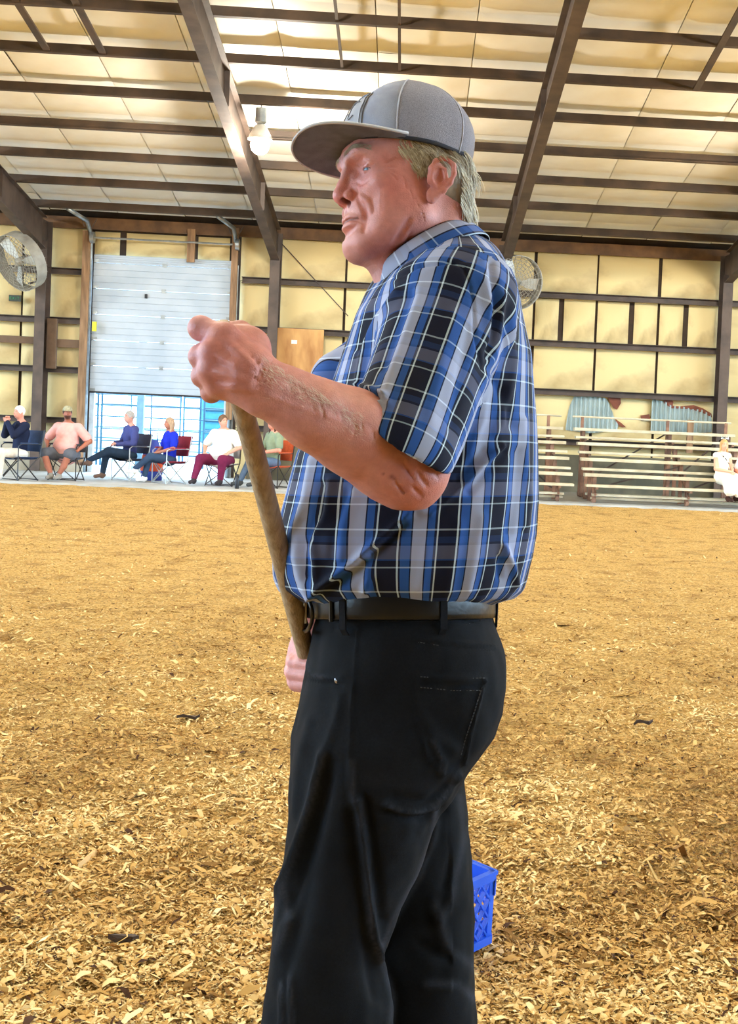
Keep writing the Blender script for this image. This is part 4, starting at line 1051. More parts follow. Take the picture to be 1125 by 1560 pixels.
# ---------------------------------------------------------------- shirt
TORSO = [(418, 612, 764, 1.850, .110), (430, 588, 772, 1.852, .150), (455, 567, 787, 1.855, .178), (485, 546, 797, 1.858, .190), (540, 525, 810, 1.86, .193), (600, 503, 814, 1.86, .192), (650, 476, 818, 1.86, .192), (690, 456, 820, 1.86, .194), (760, 438, 821, 1.86, .196),
         (815, 424, 819, 1.86, .196), (850, 419, 813, 1.86, .194), (880, 421, 804, 1.86, .188), (900, 430, 797, 1.86, .180), (912, 448, 782, 1.865, .172), (922, 476, 748, 1.87, .160)]
tf = Field((-.36, -.22, 1.50), (.12, .36, 2.10), .0034)
tf.stack(TORSO, k=0, p=2.25)
tf.cone(kc(676, 428, 1.845), kc(700, 454, 1.720), .052, .070, k=.04); tf.cone(kc(672, 430, 1.845), kc(645, 457, 1.97), .052, .064, k=.04)
tf.ell(kc(716, 432, 1.84), (.056, .062, .12), k=.04)
tf.cone(kc(650, 430, 1.84), kc(625, 462, 1.84), .040, .055, k=.04)
TF = tf.F.copy()
slA, slB = kc(684, 484, 1.695), kc(608, 690, 1.578)
s2 = Field((-.36, -.22, 1.50), (.12, .36, 2.10), .0034)
s2.cone(slA, slB, .077, .0705, k=0); s2.ell(kc(697, 462, 1.70), (.072, .062, .066), k=.03)
SF = s2.F.copy()
K_ = .03; t_ = np.maximum(K_ - np.abs(tf.F - s2.F), 0) / K_; tf.F = np.minimum(tf.F, s2.F) - t_ * t_ * K_ * .25
# open end of the near sleeve
pf, pb, pn = kc(543, 610, 1.63), kc(685, 724, 1.605), kc(610, 684, 1.525)
hn = np.cross(pb - pf, pn - pf); hn /= np.linalg.norm(hn); hn = hn if hn[1] < 0 else -hn
gA, gB, gC = np.meshgrid(*tf.ax, indexing='ij', sparse=True)
pl = gA * np.float32(hn[0]) + gB * np.float32(hn[1]) + gC * np.float32(hn[2]) - np.float32(hn @ pf)
inside = (SF < TF + .004)
m_ = (pl > -.0) & (SF < .012) & (TF > -.002); tf.F = np.where(m_ & (pl > 0), np.maximum(tf.F, np.minimum(pl, .05)), tf.F)
inner = s2.F + .0085                     # hollow of the sleeve near the hem
hol = (pl > -.055); tf.F = np.where(hol, np.maximum(tf.F, np.minimum(-inner, -(-.055 - pl) if False else .05)), tf.F)
# far sleeve
tf.chain([kc(640, 480, 1.99), kc(575, 565, 1.99), kc(524, 585, 1.985)], [.066, .058, .0525], k=.02)
tV, tQ = tf.mesh(); tV = smoothV(tV, tQ, 2, .5); tN = vnormals(tV, tQ)
tV[:, 1] += -.095 * (tV[:, 2] - 1.86) * np.clip((.02 - tV[:, 1]) / .16, 0, 1)
if (tN * (tV - np.array([-.05, .05, 1.86]))).sum() < 0: tN = -tN
SHF = [ # (image polyline, width px, height m)
    ([(764, 680), (740, 703), (712, 733), (684, 756), (656, 781)], 5, .0085), ([(770, 690), (745, 716), (715, 748)], 7, -.005), ([(752, 668), (725, 700), (700, 728)], 7, -.006),
    ([(623, 782), (592, 813), (557, 840), (541, 856), (496, 887), (473, 907)], 6, .0100), ([(612, 800), (580, 836), (548, 866), (505, 898)], 8, -.008), ([(560, 850), (562, 880), (556, 900)], 6, .006),
    ([(797, 640), (800, 700), (806, 760), (800, 800)], 6, .005), ([(768, 832), (780, 860), (786, 890)], 5, .007), ([(762, 850), (764, 880)], 5, -.005), ([(790, 690), (786, 760), (776, 810)], 8, -.005),
    ([(475, 700), (466, 760), (452, 800), (450, 850), (468, 905)], 7, .005), ([(505, 735), (500, 780), (474, 820), (482, 860), (480, 890)], 7, .006), ([(492, 740), (486, 790), (462, 835), (466, 880)], 7, -.006),
    ([(540, 750), (524, 800), (520, 850)], 9, .005), ([(530, 750), (512, 800), (505, 850)], 7, -.004),
    ([(700, 800), (690, 850), (684, 895)], 9, .004), ([(735, 790), (722, 850), (714, 895)], 9, .004), ([(650, 830), (645, 870), (640, 895)], 8, .004),
    ([(749, 400), (756, 450), (752, 500), (745, 545)], 5, -.007), ([(738, 430), (748, 470), (742, 520)], 7, .005), ([(765, 450), (758, 500), (752, 545), (744, 570)], 6, .006), ([(776, 470), (770, 530), (756, 580)], 6, -.004), ([(788, 500), (780, 570), (765, 640), (745, 680)], 7, .005),
    ([(745, 560), (765, 600), (780, 650)], 8, -.005), ([(740, 575), (735, 640), (715, 690)], 7, .004),
    ([(605, 445), (578, 480), (556, 530), (546, 590)], 6, .006), ([(596, 440), (566, 480), (545, 530)], 7, -.005), ([(640, 440), (620, 500), (600, 560), (585, 610)], 9, .004), ([(628, 450), (606, 510), (585, 560)], 8, -.004),
    ([(548, 588), (566, 592), (582, 600), (592, 614)], 4, .006), ([(552, 604), (572, 606), (590, 612)], 4, -.006), ([(548, 618), (572, 618), (588, 604)], 4, .004), ([(690, 480), (672, 560), (655, 640)], 10, .003), ([(715, 500), (700, 580), (690, 650)], 9, -.004),
    ([(690, 400), (706, 406), (716, 430), (722, 470), (726, 520), (735, 560)], 2.2, -.0030), ([(640, 404), (690, 400)], 2.2, -.002), ([(600, 425), (640, 405), (690, 399), (745, 392)], 2.2, -.0025)]
tV = folds(tV, tN, SHF, 1.86)
wob = vnoise(tV * [1, .35, 1], 26, 8) * .0035 + vnoise(tV * [1, .4, 1], 60, 9) * .0014
low = np.clip((.02 - tV[:, 1]) / .2, .25, 1); tV = tV + tN * (wob * low)[:, None]
# plaid coordinates (metres along the cloth)
def samp(Fl, V): j = np.clip(((V - tf.lo) / tf.h).astype(int), 0, tf.n - 1); return Fl[tuple(j.T)]
fc = tV[tQ].mean(1); slv = samp(SF, fc) < samp(TF, fc) - .002
ax0 = slA; ad = (slB - slA) / np.linalg.norm(slB - slA); e1 = np.cross(ad, [0, 0, 1.]); e1 /= np.linalg.norm(e1); e2 = np.cross(ad, e1)
C4 = tV[tQ]                              # (n,4,3)
ang = lambda x, y, ref: ref + (np.arctan2(y, x) - ref + np.pi) % (2 * np.pi) - np.pi
cen = np.interp(C4[..., 1], [-.19, .3], [-.075, -.035]); tx, ty = (C4[..., 0] - cen) / .17, (C4[..., 2] - 1.86) / .19
tr = np.arctan2(ty.mean(1), tx.mean(1))[:, None]; uT = ang(tx, ty, tr) * .178; vT = C4[..., 1]
rel = C4 - ax0; sx_, sy_ = rel @ e1, rel @ e2; sr = np.arctan2(sy_.mean(1), sx_.mean(1))[:, None]; uS = ang(sx_, sy_, sr) * .078 + .021; vS = -(rel @ ad) + .013
back = (np.sin(np.arctan2(C4[..., 2].mean(1) - 1.86, C4[..., 0].mean(1)))[:, None])
UVt = np.stack([np.where(slv[:, None], uS, uT + .012 - (C4[..., 1]) * .10 * np.clip((C4[..., 0] - .0) / .08, 0, 1)), np.where(slv[:, None], vS, vT)], -1)
m_plaid = bpy.data.materials.new('plaid_cotton'); m_plaid.use_nodes = True; nt = m_plaid.node_tree; N = nt.nodes; L = nt.links; b = N['Principled BSDF']; b.inputs['Roughness'].default_value = .8; b.inputs['Specular IOR Level'].default_value = .2
uv = N.new('ShaderNodeUVMap'); uv.uv_map = 'cloth'; sp = N.new('ShaderNodeSeparateXYZ'); L.new(uv.outputs[0], sp.inputs[0])
def stripes(out, per, stops, ph=0):
    a = N.new('ShaderNodeMath'); a.operation = 'MULTIPLY_ADD'; a.inputs[1].default_value = 1 / per; a.inputs[2].default_value = ph; L.new(out, a.inputs[0])
    f_ = N.new('ShaderNodeMath'); f_.operation = 'FRACT'; L.new(a.outputs[0], f_.inputs[0])
    c = N.new('ShaderNodeValToRGB'); c.color_ramp.interpolation = 'CONSTANT'; e = c.color_ramp.elements; e[0].position = 0; e[0].color = stops[0][1]; e[1].position = stops[1][0]; e[1].color = stops[1][1]
    for p_, k_ in stops[2:]: x = e.new(p_); x.color = k_
    L.new(f_.outputs[0], c.inputs[0]); return c
NAVY, BLK, BLU, LIT, WHT, GRY, DBL = (.008, .012, .036, 1), (.005, .006, .018, 1), (.030, .115, .40, 1), (.46, .50, .66, 1), (.62, .74, .80, 1), (.19, .20, .30, 1), (.02, .05, .16, 1)
wp_ = stripes(sp.outputs[0], .0765, [(0, WHT), (.028, NAVY), (.06, BLU), (.22, NAVY), (.245, LIT), (.47, NAVY), (.495, BLU), (.61, NAVY), (.655, WHT), (.682, BLK)])
wf_ = stripes(sp.outputs[1], .0806, [(0, WHT), (.024, BLK), (.40, WHT), (.424, BLK), (.52, BLU), (.545, GRY), (.76, NAVY), (.80, DBL), (.90, BLK)])
mx = N.new('ShaderNodeMix'); mx.data_type = 'RGBA'; mx.inputs[0].default_value = .34; L.new(wp_.outputs[0], mx.inputs[6]); L.new(wf_.outputs[0], mx.inputs[7]); L.new(mx.outputs[2], b.inputs['Base Color'])
wv = N.new('ShaderNodeTexNoise'); wv.inputs['Scale'].default_value = 900; L.new(uv.outputs[0], wv.inputs[0]); bp = N.new('ShaderNodeBump'); bp.inputs['Strength'].default_value = .25; bp.inputs['Distance'].default_value = .001; L.new(wv.outputs['Fac'], bp.inputs['Height']); L.new(bp.outputs[0], b.inputs['Normal'])
def uvset(o, UV):
    l_ = o.data.uv_layers.new(name='cloth'); l_.data.foreach_set('uv', np.ascontiguousarray(UV, np.float32).reshape(-1))
shirt = mchild('shirt', c2w(tV), tQ, m_plaid, label='short sleeved plaid shirt of navy, blue and white'); uvset(shirt, UVt)
def skid(name, mb, m_, par, **k):        # a sub-part given in camera aligned space
    mb.v = [tuple(p) for p in c2w(np.array(mb.v))]; return mb.build(name, m_, par, **k)
# collar
Bk, Fr = kc(716, 344, 1.850), kc(574, 420, 1.800); Cc = (Bk + Fr) / 2; ha = (Bk - Fr) / 2; hl = np.array([.006, .014, -.070])
nA = 72; rowsC = []
upv = np.cross(ha, hl); upv /= np.linalg.norm(upv); upv = upv if upv[1] > 0 else -upv
for (sc, dn) in ((.96, -.036), (.985, -.018), (1.0, -.003), (1.02, .001), (1.06, -.003), (1.12, -.014), (1.19, -.030), (1.205, -.034), (1.18, -.035), (1.10, -.015)):
    rowsC.append([Cc + ha * (1 + (sc - 1) * (.7 if math.cos(t) > 0 else 1)) * math.cos(t) + hl * (1 + (sc - 1) * 1.35) * math.sin(t) + upv * (dn - .006 * (math.cos(t) < -.5) * (sc > 1.1)) for t in np.linspace(-math.pi * .93, math.pi * .93, nA)])
vs = np.array(rowsC).reshape(-1, 3); fs = []; uvs = []
nr = len(rowsC)
for j in range(nr - 1):
    for i in range(nA - 1): fs.append((j * nA + i, j * nA + i + 1, (j + 1) * nA + i + 1, (j + 1) * nA + i))
co = mchild('collar', c2w(vs), np.array(fs), m_plaid, parent=shirt)
us = np.tile(np.linspace(-.21, .21, nA), nr); vv = np.repeat(np.array([0, .01, .02, .024, .03, .042, .054, .058, .06, .07]) - .017, nA)
uvset(co, np.stack([vv + .01, us], -1)[np.array(fs)])
# raised hem band of the near sleeve
# ---------------------------------------------------------------- jeans
PEL = [(915, 496, 744, 1.872, .166), (925, 492, 746, 1.873, .170), (960, 482, 757, 1.875, .176), (1005, 471, 769, 1.876, .182), (1040, 464, 768, 1.876, .184), (1075, 459, 758, 1.876, .184), (1110, 456, 744, 1.876, .182), (1150, 454, 722, 1.876, .178), (1185, 454, 704, 1.878, .172), (1205, 458, 690, 1.88, .160)]
NLEG = [(1040, 500, 660, 1.80, .060), (1090, 470, 700, 1.795, .085), (1130, 453, 726, 1.790, .098), (1185, 448, 700, 1.788, .098), (1250, 440, 664, 1.785, .095), (1330, 429, 636, 1.782, .091), (1400, 419, 605, 1.780, .088), (1456, 411, 586, 1.778, .086), (1530, 401, 598, 1.778, .086), (1600, 396, 598, 1.78, .084), (1700, 402, 580, 1.79, .078), (1850, 414, 566, 1.80, .068), (2000, 426, 556, 1.81, .062), (2080, 434, 556, 1.82, .062), (2088, 436, 556, 1.82, .060)]
FLEG = [(1040, 520, 680, 1.96, .060), (1090, 505, 706, 1.963, .082), (1130, 500, 722, 1.965, .094), (1185, 520, 708, 1.967, .092), (1250, 536, 712, 1.968, .090), (1320, 546, 719, 1.969, .088), (1400, 549, 724, 1.97, .085), (1480, 550, 724, 1.97, .083), (1560, 548, 727, 1.97, .082), (1700, 566, 720, 1.97, .075), (1850, 584, 712, 1.965, .064), (1950, 596, 712, 1.96, .060), (1962, 598, 712, 1.96, .058)]
jf = Field((-.33, -1.28, 1.62), (.06, -.16, 2.10), .0046)
jf.stack(PEL, k=0, p=2.25); jf.stack(FLEG, k=.03, p=2.2); jf.stack(NLEG, k=.03, p=2.2)
jf.ell(kc(706, 1056, 1.80), (.052, .085, .080), k=.04); jf.ell(kc(706, 1058, 1.95), (.052, .085, .075), k=.04)
jV, jQ = jf.mesh(); jV = smoothV(jV, jQ, 3, .5); jN = vnormals(jV, jQ)
if (jN * (jV - np.array([-.08, -.5, 1.87]) * [1, 0, 1] - jV * [0, 1, 0])).sum() < 0: jN = -jN
JF = [([(546, 1219), (557, 1299), (569, 1429), (590, 1490), (598, 1520), (594, 1560), (590, 1640)], 6, .0095), ([(556, 1215), (568, 1300), (582, 1400)], 8, -.006), ([(536, 1240), (545, 1330), (556, 1440), (575, 1520)], 10, -.006),
      ([(492, 1150), (477, 1211), (446, 1311), (427, 1353), (412, 1420)], 7, .008), ([(505, 1160), (488, 1230), (462, 1320), (440, 1390)], 9, -.006), ([(470, 1100), (452, 1180), (444, 1240)], 8, .003),
      ([(586, 1226), (612, 1238), (642, 1238), (664, 1228), (680, 1210), (697, 1180)], 5, .007), ([(590, 1238), (642, 1250), (672, 1232)], 7, -.006), ([(600, 1215), (650, 1222), (685, 1195)], 7, -.004),
      ([(664, 1234), (660, 1276), (637, 1334), (599, 1399), (584, 1440)], 6, .005),
      ([(702, 1215), (706, 1280), (690, 1370), (668, 1400)], 8, .006), ([(695, 1240), (694, 1300), (680, 1350)], 8, -.005), ([(662, 1380), (680, 1440), (720, 1470)], 10, .005), ([(640, 1440), (668, 1456), (716, 1462)], 9, -.005), ([(650, 1500), (700, 1500), (722, 1520)], 9, .004),
      ([(640, 1080), (660, 1120), (690, 1140)], 9, .003), ([(660, 1130), (675, 1160), (672, 1178)], 5, .004), ([(520, 1060), (512, 1100), (498, 1140)], 8, .003), ([(536, 1160), (540, 1220)], 5, .004), ([(500, 1190), (484, 1260), (470, 1330), (455, 1420), (430, 1500)], 12, -.005), ([(430, 1350), (440, 1400), (420, 1450)], 9, .005), ([(428, 1500), (430, 1560)], 5, .004), ([(442, 1490), (446, 1560)], 5, .004),
      # seams and pockets
      ([(467, 1000), (467, 1015), (474, 1026), (495, 1033), (520, 1036)], 2.4, .0035), ([(468, 1034), (495, 1042), (520, 1044)], 2.4, -.002), ([(631, 1031), (690, 1036), (741, 1036)], 2.4, .0030), ([(640, 1040), (690, 1045), (738, 1046)], 2.2, -.002), ([(741, 1036), (728, 1080), (716, 1120), (706, 1160)], 2.4, .0025),
      ([(631, 1031), (636, 1100), (650, 1150), (675, 1180), (706, 1162)], 2.2, .0018), ([(627, 970), (690, 980), (755, 984)], 2.4, .0022), ([(507, 958), (567, 950), (660, 954), (738, 938)], 2.2, -.0025), ([(545, 960), (540, 1020), (536, 1100), (530, 1200)], 2.0, .0015)]
jV[:, 1] += -.095 * (jV[:, 2] - 1.873) * np.clip((jV[:, 1] + .50) / .25, 0, 1)
jV = folds(jV, jN, [(p_, w_, a_ * (1.1 if w_ > 3 else 1.5)) for p_, w_, a_ in JF], 1.90)
jV = jV + jN * (vnoise(jV * [1, .6, 1], 22, 12) * .0030 + vnoise(jV * [1, .8, 1], 55, 13) * .0013)[:, None]
XYj = np.stack([CX + F * jV[:, 0] / jV[:, 2], CY - F * jV[:, 1] / jV[:, 2]], 1)
TJ = np.tile(np.array([.0062, .0066, .0082]), (len(jV), 1))
fold_light = np.zeros(len(jV))  # fold highlights painted into the denim tint along the raised folds
for pts, w, amp in JF:
    if amp > .003: fold_light += np.exp(-(polyd(XYj, pts) / (w * .7)) ** 2) * .8
TJ = TJ * (1 + np.clip(fold_light, 0, 1.2)[:, None] * 3.2) * (1 + .35 * vnoise(jV, 14, 20) + .2 * vnoise(jV, 60, 21))[:, None]
m_jean = tinted('black_denim', .85, 0, .25, 300, .5, 1600, .12)
jeans = mchild('jeans', c2w(jV), jQ[:, ::-1], m_jean, tint=np.clip(TJ, .002, .2), label='black denim jeans')
def waist(t, off, dv):                   # t 0 = back (right), pi = front (left), pi/2 = near side
    b0 = -.197
    A = kc(482, 921, 1.873); B = kc(746, 921, 1.873); ra = (B[0] - A[0]) / 2 + off; rc = .171 + off
    c_, s_ = math.cos(t), math.sin(t); e = 2 / 2.25
    a = (A[0] + B[0]) / 2 + ra * math.copysign(abs(c_) ** e, c_); c = 1.873 - rc * math.copysign(abs(s_) ** e, s_)
    return np.array([a, b0 - .095 * (c - 1.873) + dv, c])
m_belt = mat('belt_leather', srgb(14, 14, 17), .30, 0, srgb(10, 10, 12), 30, 3, bump=.05, spec=.35)
mb = MB(); prof = [(.002, -.018), (.0062, -.0165), (.0070, -.010), (.0070, .010), (.0062, .0165), (.002, .018)]; nB = 140
vs = [waist(t, .004 + o_, v_) for t in np.linspace(0, 2 * math.pi, nB, endpoint=False) for o_, v_ in prof]; kk = len(prof)
mb.add(vs, [(i * kk + j, ((i + 1) % nB) * kk + j, ((i + 1) % nB) * kk + (j + 1) % kk, i * kk + (j + 1) % kk) for i in range(nB) for j in range(kk)])
belt = mchild('belt', c2w(np.array(mb.v)), np.array(mb.f), m_belt, label='glossy black leather belt')
m_buck = mat('buckle_metal', srgb(60, 56, 52), .3, .9); m_gold = mat('buckle_face', srgb(176, 150, 108), .4, .5)
mb = MB(); q = [waist(math.pi * (1.0 - .115) + math.pi * .095 * math.cos(s_), .0165 + .003 * math.sin(s_), .027 * math.sin(s_) - .008) for s_ in np.linspace(0, 2 * math.pi, 25)]; mb.tube(q, .0030, 6); skid('buckle', mb, m_buck, belt, smooth=True)
mb = MB(); q = [waist(math.pi * (1.0 - .09) + math.pi * .040 * u_, .0150, v_ * .018 - .008) for u_, v_ in ((-1, -.9), (-1, .9), (1, .9), (1, -.9))]; n_ = np.cross(q[1] - q[0], q[3] - q[0]); n_ /= np.linalg.norm(n_); mb.prism(q, n_, .002); skid('buckle_face', mb, m_gold, belt)
mb = MB(); mb.tube([waist(math.pi * .70, .0125, z) for z in (-.020, .020)] , .003, 6); skid('belt_keeper', mb, m_belt, belt)
for t in (.655, .05, .36, 1.1, 1.5):
    q = [waist(math.pi * t, o_, z) for o_, z in ((.003, .022), (.0125, .020), (.0135, 0), (.0120, -.030), (.005, -.038))]; mb = MB()
    tdir = waist(math.pi * t + .03, 0, 0) - waist(math.pi * t - .03, 0, 0); tdir /= np.linalg.norm(tdir)
    vs = []; [vs.extend([p - tdir * .0048, p + tdir * .0048]) for p in q]; out_ = (waist(math.pi * t, .02, 0) - waist(math.pi * t, 0, 0)) / .02
    vs2 = [p - out_ * .003 for p in vs]; k = len(vs); mb.add(vs + vs2, [(2 * i, 2 * i + 1, 2 * i + 3, 2 * i + 2) for i in range(4)] + [(2 * i, 2 * i + 2, k + 2 * i + 2, k + 2 * i) for i in range(4)] + [(2 * i + 1, 2 * i + 3, k + 2 * i + 3, k + 2 * i + 1) for i in range(4)])
    o_ = skid('belt_loop', mb, m_jean, jeans); color_attr(o_.data, np.tile([.008, .008, .010], (len(o_.data.vertices), 1)))
def jsurf(px, py, f=jf, c0=1.55, off=0):
    for c in np.arange(c0, 2.05, .0015):
        p = kc(px, py, c); j = ((p - f.lo) / f.h).astype(int)
        if np.any(j < 0) or np.any(j >= f.n): continue
        if f.F[tuple(j)] < 0: return kc(px, py, c + off)
mb = MB(); p = jsurf(515.5, 1036, off=-.002); mb.lathe([(0, .0028), (.0020, .0026), (.0028, .0014), (.0045, .0018), (.0052, 0), (.005, -.003)], 14, p, np.array([[1, 0, 0], [0, 1, 0], [0, 0, -1]])); skid('rivet', mb, mat('rivet_metal', srgb(190, 190, 196), .3, .9), jeans, smooth=True)
m_thread = mat('jean_thread', srgb(48, 48, 50), .8)
for pts in ([(640, 1047), (690, 1052), (736, 1052)], [(735, 1046), (722, 1088), (710, 1124), (700, 1160)], [(472, 1034), (495, 1042), (516, 1048)], [(630, 977), (690, 987), (752, 991)], [(640, 1031), (690, 1034), (740, 1033)], [(690, 957), (738, 944)]):
    L_ = np.cumsum([0] + [math.dist(a, b) for a, b in zip(pts[:-1], pts[1:])]); nst = int(L_[-1] / 5); mb = MB()
    for i in range(nst):
        for h_ in (0,):
            x0_, y0_ = [np.interp((i + .15) * 5, L_, [p[q] for p in pts]) for q in (0, 1)]; x1_, y1_ = [np.interp((i + .8) * 5, L_, [p[q] for p in pts]) for q in (0, 1)]
            a, b2 = jsurf(x0_, y0_, off=-.0035), jsurf(x1_, y1_, off=-.0035)
            if a is not None and b2 is not None: mb.tube([a, b2], .0007, 4)
    if mb.v: skid('stitching', mb, m_thread, jeans)
# boots
m_boot = mat('boot_leather', srgb(70, 48, 34), .5, 0, srgb(52, 36, 26), 12, 4, bump=.2)
m_sole = mat('boot_sole', srgb(30, 26, 24), .8)
for leg, (xl, xr, c) in zip('nf', ((424, 556, 1.82), (598, 712, 1.96))):
    mid = c2w(kc((xl + xr) / 2, 2085 if leg == 'n' else 1960, c)); fw = c2w(np.array([[0, 0, 0], [-1., 0, -.12]])); fw = fw[1] - fw[0]; fw[2] = 0; fw /= np.linalg.norm(fw); sd = np.array([-fw[1], fw[0], 0])
    bfld = Field((-.12, -.09, -.01), (.26, .09, .30), .005)
    bfld.cone((0, 0, .28), (0, 0, .10), .052, .048, k=0).cone((-.02, 0, .055), (.05, 0, .055), .042, .044, k=.03).cone((.05, 0, .050), (.15, 0, .036), .044, .040, k=.03).ell((.165, 0, .040), (.050, .044, .032), k=.02)
    bfld.ell((.05, 0, -.30), (.5, .5, .315), k=0, op='s')
    v_, q_ = bfld.mesh(); base = np.array([mid[0], mid[1], 0.012])
    wv_ = base + v_[:, :1] * fw + v_[:, 1:2] * sd + v_[:, 2:] * [0, 0, 1]
    bo = mchild('boot', wv_, q_, m_boot)
    mb = MB(); outl = [base + fw * x + sd * y + np.array([0, 0, .0]) for x, y in ((-.065, -.02), (-.055, -.036), (0, -.04), (.06, -.040), (.13, -.048), (.185, -.042), (.215, -.015), (.215, .015), (.185, .042), (.13, .048), (.06, .040), (0, .04), (-.055, .036), (-.065, .02))]
    mb.prism(outl, (0, 0, 1), .026); mb.build('sole', m_sole, bo)
# ================================================================= blue crate behind the legs
m_crate = mat('crate_plastic', srgb(36, 96, 222), .4, 0, srgb(30, 84, 204), 6, 2)
cx_, cy_ = G(624, 1432, .012)[:2]
crate = thing('milk_crate', 'blue plastic lattice crate standing on the wood chips behind the man\'s legs', 'crate', (cx_, cy_, .012))
W_, H_ = .29, .19
def crate_face(R, handle):
    mb = MB(); h = W_ / 2; t = .010
    add = lambda c, d, RR=None: mb.box(R @ np.array(c), d, R if RR is None else R @ RR)
    for z in (.010, H_ - .011): add((0, -h, z), (W_, t * 1.7, .022))
    add((0, -h - .006, H_ - .004), (W_ + .012, .006, .010))
    for x in (-h + .009, h - .009): add((x, -h, H_ / 2), (.018, t, H_))
    zt = H_ - .062 if handle else H_ - .02
    if handle: add((0, -h, zt), (W_, t, .012)); add((-.065, -h, H_ - .04), (.012, t, .045)); add((.065, -h, H_ - .04), (.012, t, .045)); add((-.11, -h + .002, H_ - .04), (.09, .004, .045)); add((.11, -h + .002, H_ - .04), (.09, .004, .045))
    z0 = .02; n = 7; dx = (W_ - .03) / n; hh = zt - z0
    for i in range(n):
        for j in range(3):
            x0 = -W_ / 2 + .015 + i * dx; za, zb = z0 + hh * j / 3, z0 + hh * (j + 1) / 3
            a = math.atan2(zb - za, dx); L_ = math.hypot(zb - za, dx)
            for s_ in (1, -1): add((x0 + dx / 2, -h, (za + zb) / 2), (L_, t, .0052), roty(-a * s_))
    return mb
for k in range(4): o = crate_face(rotz(k * math.pi / 2), k % 2 == 1).build('lattice_side', m_crate, crate)
mb = MB()
for i in range(9):
    v_ = -W_ / 2 + .02 + i * (W_ - .04) / 8; mb.box((v_, 0, .006), (.008, W_ - .01, .008)); mb.box((0, v_, .006), (W_ - .01, .008, .008))
mb.build('bottom_grid', m_crate, crate)
crate.rotation_euler = (math.radians(4), math.radians(-3), math.radians(47))
# ================================================================= fans, sign, bleachers, yard outside
m_fan = mat('fan_guard', srgb(176, 172, 160), .45, .3, srgb(150, 146, 136), 4)
m_fanw = mat('fan_blade', srgb(206, 208, 204), .4, .2)
def fan(px, py, y, rad, axis, label, colx):
    c = W(px, py, y); z = np.array(axis, float); z /= np.linalg.norm(z); x = np.cross([0, 0, 1], z); x /= np.linalg.norm(x); yv = np.cross(z, x); R = np.stack([x, yv, z], 1)
    t = thing('drum_fan', label, 'fan', tuple(c)); dp = .26
    MB().lathe([(rad, -dp / 2), (rad, dp / 2), (rad - .012, dp / 2), (rad - .012, -dp / 2), (rad, -dp / 2)], 40, (0, 0, 0), R).build('drum', m_fan, t, smooth=False)
    for nm, zz in (('front_guard', dp / 2 + .02), ('rear_guard', -dp / 2 - .02)):
        mb = MB()
        for k in range(1, 9):
            r_ = rad * k / 8.6; mb.tube([R @ np.array([r_ * math.cos(a), r_ * math.sin(a), zz + .05 * (1 - (r_ / rad) ** 2) * (1 if zz > 0 else -1)]) for a in np.linspace(0, 2 * math.pi, 33)], .0045, 4, cap=False)
        for a in np.linspace(0, 2 * math.pi, 24, endpoint=False): mb.tube([R @ np.array([r_ * math.cos(a), r_ * math.sin(a), zz + .05 * (1 - (r_ / rad) ** 2) * (1 if zz > 0 else -1)]) for r_ in (.05, rad * .5, rad)], .0045, 4, cap=False)
        mb.build(nm, m_fan, t)
    for k in range(3):
        a = k * 2.094; pts = []
        for r_, w_, tw in ((.08, .06, .5), (rad * .5, .20, .4), (rad * .9, .24, .3)):
            for s_ in (-1, 1): d = np.array([-math.sin(a), math.cos(a), 0]) * s_ * w_ / 2; pts.append(R @ (np.array([math.cos(a), math.sin(a), 0]) * r_ + d + np.array([0, 0, s_ * tw * w_ / 2])))
        mb = MB(); mb.add(pts, [(0, 1, 3, 2), (2, 3, 5, 4)]); o = mb.build('blade', m_fanw, t); o.modifiers.new('s', 'SOLIDIFY').thickness = .006
    MB().lathe([(0, -.14), (.08, -.14), (.09, .06), (0, .1)], 14, (0, 0, 0), R).build('motor', m_fan, t, smooth=True)
    b_ = np.array([colx, D - .24, c[2]]) - c
    mb = MB(); mb.tube([R @ np.array([0, rad * .2, -.1]), b_ + [0, 0, .12]], .022, 6); mb.tube([R @ np.array([0, -rad * .8, 0]), b_ - [0, 0, .3]], .022, 6); mb.box(b_ + [0, .0, -.05], (.16, .03, .5)); mb.build('bracket', m_steel, t)
fan(31, 398, D - .95, .60, (-.52, -.72, -.46), 'round drum fan on the column left of the overhead door', postx(1))
fan(786, 430, D - .95, .56, (.35, -.92, -.18), 'round drum fan on the column right of the man\'s shoulder', postx(3))
p = W(23.5, 454.5, D + .1)
t = thing('exit_sign', 'small dark sign with glowing green lettering on the wall under the left fan', 'sign', tuple(p))
MB().box((0, 0, 0), (.25, .08, .13)).build('housing', mat('sign_black', srgb(14, 30, 18), .5), t)
m_green = mat('sign_green', srgb(20, 120, 60), .5, emit=((.02, .5, .15, 1), .5)); mb = MB()
for x, L_ in ((-.085, 'E'), (-.03, 'X'), (.022, 'I'), (.07, 'T')):
    s_ = lambda a, b: mb.beam((x + a[0] * .034, -.043, a[1] * .028), (x + b[0] * .034, -.043, b[1] * .028), .004, .009, (0, 1, .001))
    for a, b in {'E': (((-.5, -1), (-.5, 1)), ((-.5, 1), (.5, 1)), ((-.5, 0), (.4, 0)), ((-.5, -1), (.5, -1))), 'X': (((-.5, -1), (.5, 1)), ((-.5, 1), (.5, -1))), 'I': (((0, -1), (0, 1)),), 'T': (((0, -1), (0, 1)), ((-.6, 1), (.6, 1)))}[L_]: s_(a, b)
mb.build('lettering', m_green, t, kind='stuff')

